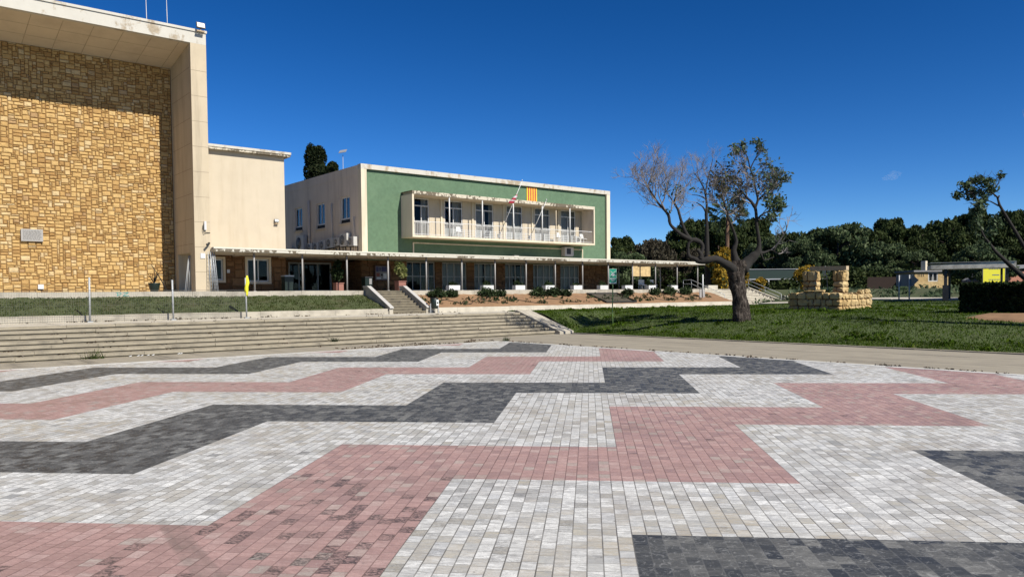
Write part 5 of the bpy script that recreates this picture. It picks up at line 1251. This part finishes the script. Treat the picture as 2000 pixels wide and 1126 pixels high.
# assembly point sign
t = thing('assembly_sign', 'green assembly point sign on a thin green pole standing in the lawn', 'sign', (35.39, 33.34, .4))
sx, sy = 35.39, 33.34; d = Vector((.63, .774, 0)); rr = Vector((.774, -.633, 0)); u = Vector((0, 0, 1))
mb = MB(); mb.tube([(sx, sy, .3), (sx - .04, sy, 1.4), (sx, sy, 2.1), (sx + .02, sy, 4.0)], .035, 8); mb.build('pole', 'polegreen', t)
SC = Vector((sx + .02, sy, 3.5)) - d * .06; hw, hh = .23, .46
def sb(mb, a, b, w, h, off=.008, m=0): mb.obox(SC + rr * a + u * b - d * off, (rr, d, u), (w, .003, h), m)
mb = MB(); mb.obox(SC, (rr, d, u), (hw, .006, hh)); pn = mb.build('panel', 'signgreen', t)
mb = MB()
for s in (-1, 1): sb(mb, s * (hw - .008), 0, .007, hh)
sb(mb, 0, hh - .008, hw, .007); sb(mb, 0, -hh + .03, hw, .03); sb(mb, 0, -.1, hw * .95, .008)
mb.build('border', 'signwhite', pn)
mb = MB()
for ax_, az_ in ((-.06, .17), (0, .22), (.06, .17), (0, .13)):
    c = SC + rr * ax_ + u * az_ - d * .01; mb.tube([c, c - d * .004], .028, 10); sb(mb, ax_, az_ - .08, .032, .05)
for a, b in ((-1, 1), (1, 1), (-1, -1), (1, -1)):
    p = SC + rr * (a * .16) + u * (.17 + b * .15) - d * .01; q = SC + rr * (a * .1) + u * (.17 + b * .09) - d * .01; mb.bar(p, q, .03, .02)
    mb.obox(q, (rr * a + u * b, d, rr * a - u * b), (.012, .004, .045))
for k, (a, w) in enumerate(((-.1, .07), (.07, .08))): sb(mb, a, -.17, w, .03)
for k, (a, w) in enumerate(((-.05, .05), (.05, .04))): sb(mb, a, -.27, w, .025)
mb.build('pictogram', 'signwhite', pn)
# arrow sign seen from behind
t = thing('arrow_sign', 'grey arrow-shaped direction board seen from behind on two steel posts', 'sign', (62.6, 27.5, 1.6))
mb = MB()
A0 = Vector((62.75, 28.2, 0)); dd = (Vector((62.75, 26.6, 0)) - A0).normalized()
zb, zt = 2.78, 3.68
P = [A0 + dd * a + Vector((0, 0, z)) for a, z in ((-.1, zb), (1.15, zb), (1.62, (zb + zt) / 2), (1.15, zt), (-.1, zt))]
mb.prism(P, (.04, 0, 0)); mb.build('board', 'signback', t, fixn=True)
for a in (.16, .95): p = A0 + dd * a; mb = MB(); mb.tube([(p.x - .07, p.y, 1.45), (p.x - .07, p.y, 3.66)], .055, 8); mb.build('post', 'galv', t)

# ------------------------------------------------------------ stone well
rt = thing('stone_well', 'square well of rough golden sandstone blocks with two pillars and a wooden lintel', 'well', (47.3, 25.5, 1.25))
def stoneblock(mb, x0, x1, y0, y1, z0, z1, rg, g=.03):
    """one rough block"""
    b = bmesh.new(); bmesh.ops.create_cube(b, size=1); bmesh.ops.subdivide_edges(b, edges=b.edges[:], cuts=2, use_grid_fill=True)
    sx, sy, sz = x1 - x0 - g, y1 - y0 - g, z1 - z0 - g; c = Vector(((x0 + x1) / 2, (y0 + y1) / 2, (z0 + z1) / 2))
    for v in b.verts:
        n = v.co.copy(); e = sum(abs(abs(k) - .5) < 1e-4 for k in n)
        f = 1 - .055 * (e - 1) if e > 1 else 1.05
        if e > 1: f -= rg.uniform(0, .06)
        v.co = Vector((n.x * sx * f, n.y * sy * f, n.z * sz * f)) + Vector((rg.uniform(-.03, .03), rg.uniform(-.03, .03), rg.uniform(-.025, .025))) + c
    b.verts.ensure_lookup_table(); mb.add([v.co[:] for v in b.verts], [[v.index for v in f.verts] for f in b.faces]); b.free()
def stonerow(mb, x0, x1, y0, y1, z0, z1, along, rg, lo=.3, hi=.75):
    a = (x0, y0)[along] + .0; e = (x1, y1)[along]
    while a < e - .05:
        L = rg.uniform(lo, hi); 
        if e - a - L < .3: L = e - a
        if along == 0: stoneblock(mb, a, a + L, y0, y1, z0, z1 + rg.uniform(-.02, .02), rg)
        else: stoneblock(mb, x0, x1, a, a + L, z0, z1 + rg.uniform(-.02, .02), rg)
        a += L
rg = random.Random(15); mb = MB()
zs = [1.1, 1.52, 1.93, 2.36]
for i in range(3):
    z0, z1 = zs[i], zs[i + 1]
    stonerow(mb, 45.3, 45.75, 23.8, 27.3, z0, z1, 1, rg); stonerow(mb, 45.76, 49.5, 23.8, 24.25, z0, z1 - (.12 if i == 2 else 0), 0, rg)
    stonerow(mb, 45.76, 49.5, 26.85, 27.3, z0, z1, 0, rg); stonerow(mb, 49.05, 49.5, 24.26, 26.84, z0, z1, 1, rg)
stonerow(mb, 45.32, 45.72, 24.9, 26.2, 2.36, 2.5, 1, rg)
for k in range(7): x = rg.uniform(47.6, 49.2); stoneblock(mb, x, x + rg.uniform(.25, .45), 23.85 + rg.uniform(0, .1), 24.2, 2.26, 2.42 + rg.uniform(0, .14), rg)
mb.build('base_wall', 'wellstone', rt)
mb = MB(); mb.box(45.38, 49.42, 23.9, 27.2, 1.0, 2.22); mb.build('rubble_core', 'mortar', rt)
for (ya, yb) in ((26.35, 27.25), (24.42, 25.15)):
    mb = MB(); z = 2.36; i = 0
    while z < 3.6:
        h = rg.uniform(.3, .42)
        if z + h > 3.42: h = 3.74 - z

        if i % 2: stonerow(mb, 46.9, 47.7, ya, yb, z, z + h, 1, rg, .28, .5)
        else: [stonerow(mb, 46.9, 47.7, yq, yw, z, z + h, 0, rg, .35, .5) for yq, yw in ((ya, (ya + yb) / 2 + .08), ((ya + yb) / 2 + .08, yb))]
        z += h; i += 1
    pl = mb.build('pillar', 'wellstone', rt)
    mb = MB(); mb.box(46.98, 47.62, ya + .08, yb - .08, 2.3, 3.68); mb.build('rubble_core', 'mortar', pl)
mb = MB(); mb.bar((47.2, 24.3, 3.88), (47.2, 26.75, 3.92), .34, .27); mb.build('lintel', 'wood', rt)
mb = MB(); mb.tube([(47.05, 25.7, 4.05), (47.08, 25.7, 3.7), (47.08, 25.72, 3.45)], .03, 6); mb.tube([(47.08, 25.72 + .13 * math.cos(a), 3.36 + .13 * math.sin(a)) for a in [i * .5 for i in range(12)]], .022, 6); mb.tube([(47.08, 25.6, 3.4), (47.08, 25.55, 2.2)], .012, 4); mb.build('pulley_hook', 'galv', rt)
mb = MB()
Vv, Ff = leaves(cloud([(46.6, 26.2, 2.42, .4, 1.2, .1)], 260, .2), .1); npmesh('weeds', Vv, Ff, 'shrub', rt)

# hedge and soil patch
rt = thing('clipped_hedge', 'dark box-clipped hedge behind a patch of red soil at the right edge', 'hedge', (44, 10, 1.25))
hx0, hx1, hy0, hy1, hz0, hz1 = 42.2, 44.5, 1., 15.9, 1.15, 2.75
n = 15000; P = []
for k in range(n):
    f = rg.random()
    if f < .62: p = (hx0 + abs(rg.gauss(0, .14)), rg.uniform(hy0, hy1), rg.uniform(hz0, hz1))
    elif f < .85: p = (rg.uniform(hx0, hx1), rg.uniform(hy0, hy1), hz1 - abs(rg.gauss(0, .12)) + .05 * math.sin(k))
    else: p = (rg.uniform(hx0, hx1), hy1 - abs(rg.gauss(0, .14)), rg.uniform(hz0, hz1))
    P.append(p)
V, F = leaves(np.array(P), .13, asp=1.6); npmesh('foliage', V, F, 'hedge', rt)
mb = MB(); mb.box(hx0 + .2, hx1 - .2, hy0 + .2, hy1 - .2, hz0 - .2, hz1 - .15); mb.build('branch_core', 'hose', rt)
mb = MB(); c = (40.3, 10.0); ring = []; N = 40; rings = 8
pts = [(c[0], c[1], lawn(*c) + .07)]
for r_ in range(1, rings + 1):
    for k in range(N):
        a = 2 * math.pi * k / N; q = r_ / rings * (1 + .05 * math.sin(3 * a) + .04 * math.sin(7 * a)); x = c[0] + 1.85 * q * math.cos(a); y = c[1] + 5.1 * q * math.sin(a)
        pts.append((x, y, lawn(x, y) + (.07 + .03 * math.sin(x * 5) * math.sin(y * 3) if r_ < rings else -.03)))
fs = [(0, 1 + k, 1 + (k + 1) % N) for k in range(N)]
for r_ in range(rings - 1):
    for k in range(N): a = 1 + r_ * N + k; b = 1 + r_ * N + (k + 1) % N; fs.append((a, a + N, b + N, b))
mb.add(pts, fs, 0, True); kind(mb.build('soil_patch', 'soil', fixn=True))

# pergola on the right
rt = thing('pergola', 'weathered grey flat pergola roof on dark posts, nearer of the two at right', 'pergola', (62.8, 22.8, 1.6), None, R(27))
mb = MB(); mb.prism([(61.6, 20.2, 4.02), (61.6, 25.6, 3.98), (61.6, 25.6, 4.30), (61.6, 20.2, 4.46)], (3.0, 0, 0)); mb.build('roof_slab', 'slabgrey', rt, fixn=True)
mb = MB(); mb.box(61.55, 64.65, 20.2, 25.62, 4.44, 4.47); mb.build('roof_edging', 'galv', rt)
for x, y, w in ((61.9, 24.6, .10), (64.2, 24.1, .07), (61.9, 20.7, .07), (64.2, 20.7, .07)):
    mb = MB(); mb.box(x - w, x + w, y - w, y + w, 1.3, 4.05); mb.build('post', 'black', rt)
mb = MB(); mb.box(61.72, 62.08, 24.42, 24.78, 1.3, 2.8); mb.build('box_base', 'black', rt)
rt = thing('far_pergola', 'second pergola roof cut by the right edge beyond the leaning limb', 'pergola', (66, 15.5, 1.6))
mb = MB(); mb.box(64.6, 67.5, 10, 19.9, 4.25, 4.5); mb.build('roof_slab', 'slabgrey', rt)
for y in (12, 18.5): mb = MB(); mb.box(64.9, 65.05, y, y + .15, 1.4, 4.25); mb.build('post', 'black', rt)
# green flat-roofed shelter
rt = thing('green_shelter', 'long shelter with a dark green roof band and white lower edge left of the well', 'shelter', (86.5, 52.3, ZP))
a = Vector((81.5, 56.2, 0)); b = Vector((90.6, 48.8, 0)); dv = (b - a).normalized(); nv = Vector((dv.y, -dv.x, 0))
cc = (a + b) / 2; L = (b - a).length / 2
mb = MB(); mb.obox(cc + Vector((0, 0, 4.65)) - nv * 1.5, (dv, nv, (0, 0, 1)), (L, 1.5, .55)); mb.build('roof_band', 'dgreenroof', rt)
mb = MB(); mb.obox(cc + Vector((0, 0, 4.02)) - nv * 1.47, (dv, nv, (0, 0, 1)), (L + .05, 1.55, .07)); mb.obox(cc + Vector((0, 0, 5.24)) - nv * 1.47, (dv, nv, (0, 0, 1)), (L + .05, 1.55, .035)); mb.build('edge_strip', 'galv', rt)
for f in (-.9, -.3, .3, .9): p = cc + dv * L * f; mb = MB(); mb.tube([(p.x, p.y, 2.4), (p.x, p.y, 3.96)], .08, 6); mb.build('post', 'galv', rt)
# small stone house
hd = Vector((91.3, 39.1, 0)); he = Vector((94.3, 36.7, 0)); dv = (he - hd).normalized(); nv = Vector((-dv.y, dv.x, 0)); hc = (hd + he) / 2; L = (he - hd).length / 2
if nv.x < 0: nv = -nv
rt = thing('stone_house', 'small pale stone house with a white window behind the pergola', 'house', (hc.x, hc.y, 2.8))
def hf(a, z, d): p = hd + dv * a + nv * d; return (p.x, p.y, z)
mb = MB(); WL = 2 * L; wall(mb, hf, 0, WL, 2.5, 4.55, [(1.55, 2.65, 3.45, 4.5)], .15)
mb.add([hf(0, 2.5, 0), hf(0, 4.55, 0), hf(0, 4.55, 4), hf(0, 2.5, 4)], [(0, 1, 2, 3)]); mb.add([hf(WL, 2.5, 0), hf(WL, 4.55, 0), hf(WL, 4.55, 4), hf(WL, 2.5, 4)], [(0, 1, 2, 3)]); mb.build('wall', 'wellstone', rt)
pane_window(rt, hf, 1.55, 2.65, 3.45, 4.5, .05, (.5,), fm='white', fw=.1, cur=('curtain', [(0, 1)]))
mb = MB(); mb.prism([hf(-.2, 4.55, -.2), hf(WL + .2, 4.55, -.2), hf(WL + .2, 4.55, 4.2), hf(-.2, 4.55, 4.2)], (0, 0, .18)); rf = mb.build('roof', 'roofgrey', rt, fixn=True)
mb = MB(); c = hf(1.9, 5.2, 1.5); mb.box(c[0] - .25, c[0] + .25, c[1] - .25, c[1] + .25, 4.7, 5.85); mb.build('chimney', 'cream2', rf)
mb = MB()
for k in range(4): mb.add([hf(.35 + k * .2, 4.0, -.006), hf(.43 + k * .2, 4.0, -.006), hf(.43 + k * .2, 4.35, -.006), hf(.35 + k * .2, 4.35, -.006)], [(0, 1, 2, 3)])
mb.build('vents', 'dark', rt)
rt = thing('brown_wall', 'dark reddish brick wall left of the small stone house', 'wall', (90.4, 42.1, 2.6))
mb = MB(); mb.obox((90.4, 42.1, 3.2), (dv, nv, (0, 0, 1)), (2.1, .15, .85)); mb.build('wall_body', 'darkbrick', rt)
# yellow banner and pink building
t = thing('yellow_banner', 'bright yellow banner with dark lettering above the hedge', 'banner', (74, 24.9, 2.9))
p0 = Vector((72.9, 25.7, 0)); p1 = Vector((74.55, 24.4, 0)); dv2 = (p1 - p0).normalized(); nv2 = Vector((dv2.y, -dv2.x, 0)); cc = (p0 + p1) / 2
mb = MB(); mb.obox(cc + Vector((0, 0, 3.75)), (dv2, nv2, (0, 0, 1)), (.95, .02, .85)); mb.build('cloth', 'yellow', t)
mb = MB()
for z, w, o_ in ((4.32, .6, -.1), (4.2, .5, .1), (3.7, .3, .2), (3.3, .5, .1)):
    for k in range(7): mb.obox(cc + dv2 * (o_ + w * (k / 3.5 - 1)) + Vector((0, 0, z)) + nv2 * .03, (dv2, nv2, (0, 0, 1)), (.04, .004, .035))
mb.build('lettering', 'signback', t)
for s in (-1, 1): q = cc + dv2 * s * .97; mb = MB(); mb.tube([(q.x, q.y, 1.2), (q.x, q.y, 4.65)], .04, 6); mb.build('pole', 'black', t)
rt = thing('pink_house', 'pinkish house with a grey pitched roof at the right edge', 'house', (91, 28, 2.7))
q0 = Vector((89.2, 30.2, 0)); q1 = Vector((93.5, 26.6, 0)); dv3 = (q1 - q0).normalized(); nv3 = Vector((-dv3.y, dv3.x, 0)); nv3 = nv3 if nv3.x > 0 else -nv3
def pf(a, z, d): p = q0 + dv3 * a + nv3 * d; return (p.x, p.y, z)
mb = MB(); mb.prism([pf(0, 2, 0), pf(5, 2, 0), pf(5, 4.4, 0), pf(1.6, 4.4, 0), pf(0, 3.4, 0)], nv3 * 5); mb.build('wall', 'pink', rt, fixn=True)
mb = MB(); mb.prism([pf(-.4, 3.3, -.3), pf(1.6, 4.55, -.3), pf(1.6, 4.75, -.3), pf(-.4, 3.5, -.3)], nv3 * 5.6); mb.prism([pf(1.6, 4.5, -.3), pf(5.3, 4.9, -.3), pf(5.3, 5.1, -.3), pf(1.6, 4.75, -.3)], nv3 * 5.6); mb.build('roof', 'roofgrey', rt, fixn=True)

# soil bed: shrubs, seedlings, hoses, netting
SH = [(30.0, .6, 'left end of the soil bed beside the entrance steps'), (31.2, .5, 'soil bed in front of the first white planter'), (34.4, .65, 'soil bed below the second planter'), (35.6, .5, 'soil bed right of the second planter'), (39.4, .65, 'soil bed between the third and fourth planters'), (40.9, .7, 'soil bed below the fourth planter'), (42.3, .5, 'soil bed below the middle glazed bays'), (49.6, .55, 'soil bed right of the dark netting'), (53.2, .6, 'soil bed behind the assembly sign'), (55.2, .7, 'soil bed below the open canopy'), (57.5, .7, 'right end of the soil bed')]
for i, (x, s, w) in enumerate(SH):
    y = 44.95; z = bank_z(y)
    t = thing('low_shrub', 'dark green low shrub on the ' + w if not w.startswith(('left', 'right')) else 'dark green low shrub at the ' + w, 'shrub', (x, y, z), 'shrubs along the soil bed')
    mb = MB()
    for k in range(6): mb.tube([(x, y, z), (x + rng.uniform(-s, s) * .8, y + rng.uniform(-.3, .3), z + s * rng.uniform(.5, 1))], [.02, .006], 4)
    mb.build('stems', 'limb', t)
    leafy(t, 'leaves', [(x, y, z + s * .5, s, .5, s * .55), (x + s * .6, y + .1, z + s * .35, s * .6, .4, s * .4), (x - s * .7, y, z + s * .3, s * .5, .4, s * .35)], 520, .11, 'shrub', .2, 2.)
P = []
for k in range(130):
    x = rng.uniform(28.5, 60); y = 43.2 + rng.choice([.1, .5, .9, 1.3]) + rng.gauss(0, .12)
    for j in range(rng.randint(6, 16)): P.append((x + rng.gauss(0, .14), y + rng.gauss(0, .1), bank_z(y) + abs(rng.gauss(0, .10))))
V, F = leaves(np.array(P), .10, asp=2.2); kind(npmesh('seedlings', V, F, 'shrub'), 'stuff', 'small sparse seedlings planted in rows on the red soil')
for k, (x0, ln, lb) in enumerate(((29.2, 5, 'black irrigation hose on the soil nearest the entrance steps'), (35.5, 6.5, 'black irrigation hose on the soil below the third planter'), (51, 7, 'black irrigation hose on the soil right of the netting'))):
    mb = MB(); r2 = random.Random(k); pts = []
    for i in range(24): x = x0 + ln * i / 23; y = 43.7 + .45 * math.sin(i * .45 + k) + r2.uniform(-.04, .04); pts.append((x, y, bank_z(y) + .05))
    mb.tube(pts, .022, 5); tag(mb.build('irrigation_hose', 'hose', top=(x0, 43.7, 1.9)), lb, 'hose', 'hoses on the soil bed')
t = thing('netting_bed', 'dark netted planting rectangle with black edging in the soil bed', 'plant bed', (46.6, 44.2, 1.9))
mb = MB()
def bz(x, y, o=.06): return (x, y, bank_z(y) + o)
for i in range(8):
    for j in range(8):
        xa = 45.2 + i * .38; ya = 43.1 + j * .25
        sk = lambda x, y: bz(x - (y - 43.1) * .0, y)
        mb.quad(sk(xa, ya), sk(xa + .38, ya), sk(xa + .38, ya + .25), sk(xa, ya + .25))
mb.build('netting', 'netting', t)
mb = MB()
for (xa, ya, xb, yb) in ((44.9, 43.0, 44.9, 45.2), (48.5, 43.0, 48.5, 45.2), (44.9, 43.0, 48.5, 43.0), (44.9, 45.2, 48.5, 45.2)): mb.bar(bz(xa, ya, .08), bz(xb, yb, .08), .07, .12)
mb.build('edging', 'hose', t)

# ------------------------------------------------------------ grass and litter
def blades(pts, h, w):
    n = len(pts); a = nr.uniform(0, 6.28, n); lean = nr.normal(size=(n, 2)) * .5
    d = np.stack([np.cos(a), np.sin(a), np.zeros(n)], 1); hh = h * nr.uniform(.5, 1.5, n); ww = w * nr.uniform(.6, 1.3, n)
    t = np.stack([lean[:, 0] * hh, lean[:, 1] * hh, hh], 1)
    V = np.stack([pts - d * ww[:, None], pts + d * ww[:, None], pts + t], 1).reshape(-1, 3); return V, np.arange(3 * n).reshape(n, 3)
def lawnpts(n, x0, x1, y0, y1):
    x = nr.uniform(x0, x1, n); y = nr.uniform(y0, y1, n); z = np.array([lawn(a, b) for a, b in zip(x, y)]) - .01
    return np.stack([x, y, z], 1)
def insoil(P): return ((P[:, 0] - 40.3) / 1.85) ** 2 + ((P[:, 1] - 10) / 5.1) ** 2 < .95
P = np.concatenate([lawnpts(52000, 33.05, 43, 4, 41), lawnpts(30000, 43, 63, 8, 41), lawnpts(9000, 33.05, 34.2, 4, 41)]); P = P[~insoil(P)]
V, F = blades(P, .085, .022); kind(npmesh('lawn_grass', V, F, 'grass'), 'stuff', 'short green grass of the lawn')
cl = []
for k in range(170):
    x = rng.uniform(33.2, 52); y = rng.uniform(6, 41); s = rng.uniform(.08, .3)
    for j in range(int(26 * s / .15)): a = x + rng.gauss(0, s); b = y + rng.gauss(0, s); cl.append((a, b, lawn(a, b) + abs(rng.gauss(0, .05))))
cl = np.array(cl); cl = cl[~insoil(cl)]; V, F = leaves(cl, .10, asp=2.); kind(npmesh('lawn_weeds', V, F, 'grass'), 'stuff', 'broad-leaved weeds scattered in the lawn')
n = 15000; x = nr.uniform(-8, 24.7, n); y = nr.uniform(42.8, 45.55, n); z = 1.55 + .93 * ((y - 42.75) / 2.85) ** .9
V, F = blades(np.stack([x, y, z], 1), .085, .022); kind(npmesh('bank_grass', V, F, 'grass2'), 'stuff', 'dull patchy grass on the bank behind the fence')
P = []
for k in range(75):
    x = rng.uniform(68, 88); y = rng.uniform(20, 46)
    if x < 74 and rng.random() < .6: continue
    for j in range(40): a = x + rng.gauss(0, .5); b = y + rng.gauss(0, .5); P.append((a, b, terr(a, b) + abs(rng.gauss(0, .16))))
V, F = leaves(np.array(P), .2, asp=1.8); kind(npmesh('rough_plants', V, F, 'leaf'), 'stuff', 'leafy ground plants on the slope beyond the far path')
# litter and weeds on the paving edge and the stairs
P = []
for k in range(70): x = rng.uniform(2, 25); 
for k in range(140):
    if rng.random() < .5: c = (PX1 + rng.gauss(0, .12), rng.uniform(6, 31.5), .01)
    else: c = (rng.uniform(16, 25), 31.6 + abs(rng.gauss(0, .8)), .01)
    for j in range(rng.randint(2, 9)): P.append((c[0] + rng.gauss(0, .06), c[1] + rng.gauss(0, .1), c[2] + abs(rng.gauss(0, .012))))
for k in range(110):
    kk = rng.randint(0, 6); c = (rng.uniform(1, SX1 - .2), 34.75 + kk * TR + rng.uniform(.4, .53), (kk + 1) * RI + .01)
    for j in range(rng.randint(2, 8)): P.append((c[0] + rng.gauss(0, .10), c[1] + rng.gauss(0, .03), c[2] + abs(rng.gauss(0, .02))))
for k in range(60):
    c = (rng.uniform(-2, 30), 42.4, ZT + .01)
    for j in range(6): P.append((c[0] + rng.gauss(0, .12), c[1] + rng.gauss(0, .04), c[2] + abs(rng.gauss(0, .03))))
V, F = leaves(np.array(P), .06, flat=.4); kind(npmesh('leaf_litter', V, F, 'litter'), 'stuff', 'dry leaf litter along the paving edge and on the stairs')
def weed(label, x, y, z, s, m='grass2'):
    q = np.stack([nr.normal(0, s * .5, 90) + x, nr.normal(0, s * .25, 90) + y, np.full(90, z)], 1); V, F = blades(q, s, .012)
    tag(npmesh('weed_tuft', V, F, m, top=(x, y, z)), label, 'weed', 'weeds on the stairs')
weed('dry weed tuft at the foot of the broad stairs at left', 6.6, 34.68, -.01, .32)
weed('small weed growing from the lowest stair near the middle', 17.2, 34.85, .17, .22, 'shrub')
weed('weed growing at the corner of the paving border', 25.1, 31.2, 0, .2, 'shrub')
mb = MB()
for k in range(7):
    x = 7.6 + rng.uniform(-.3, 2.4) ; y = 34.55; mb.add([(x, y, .01), (x + .08, y + .02, .03), (x + .1, y + .1, .06), (x - .02, y + .08, .02)], [(0, 1, 2, 3)])
kind(mb.build('paper_scraps', 'paper'), 'stuff', 'white paper scraps at the foot of the stairs')
# cloud: a small puff far away
rt = thing('cloud', 'tiny faint white cloud low in the blue sky at right', 'cloud', (1430, 480, 330))
cm, ct, cb = nmat('cloud_vapour'); ct.nodes.remove(cb)
pv = nd(ct, 'ShaderNodeVolumePrincipled', ins={'Color': (1, 1, 1, 1), 'Density': .0045}); ct.links.new(pv.outputs[0], ct.nodes['Material Output'].inputs['Volume'])
M['cloud'] = cm
c = Vector((1528.4, 698.7, 224.4))
bm = bmesh.new()
for (a, b, s, h) in ((0, 0, 13, 7), (-10, -3, 10, 4), (10, 5, 9, 5.5), (4, 7, 8, 5)):
    g = bmesh.ops.create_icosphere(bm, subdivisions=3, radius=1)
    for v in g['verts']: v.co = Vector((v.co.x * s * (1 + .2 * math.sin(v.co.z * 7)), v.co.y * s, v.co.z * h)); v.co = rh * v.co.x + fh * v.co.y + Vector((0, 0, v.co.z)) + rh * a + Vector((0, 0, b))
me = bpy.data.meshes.new('vapour'); bm.to_mesh(me); bm.free(); me.materials.append(cm)
rt.location = c; o = bpy.data.objects.new('vapour', me); COL.objects.link(o); o.parent = rt
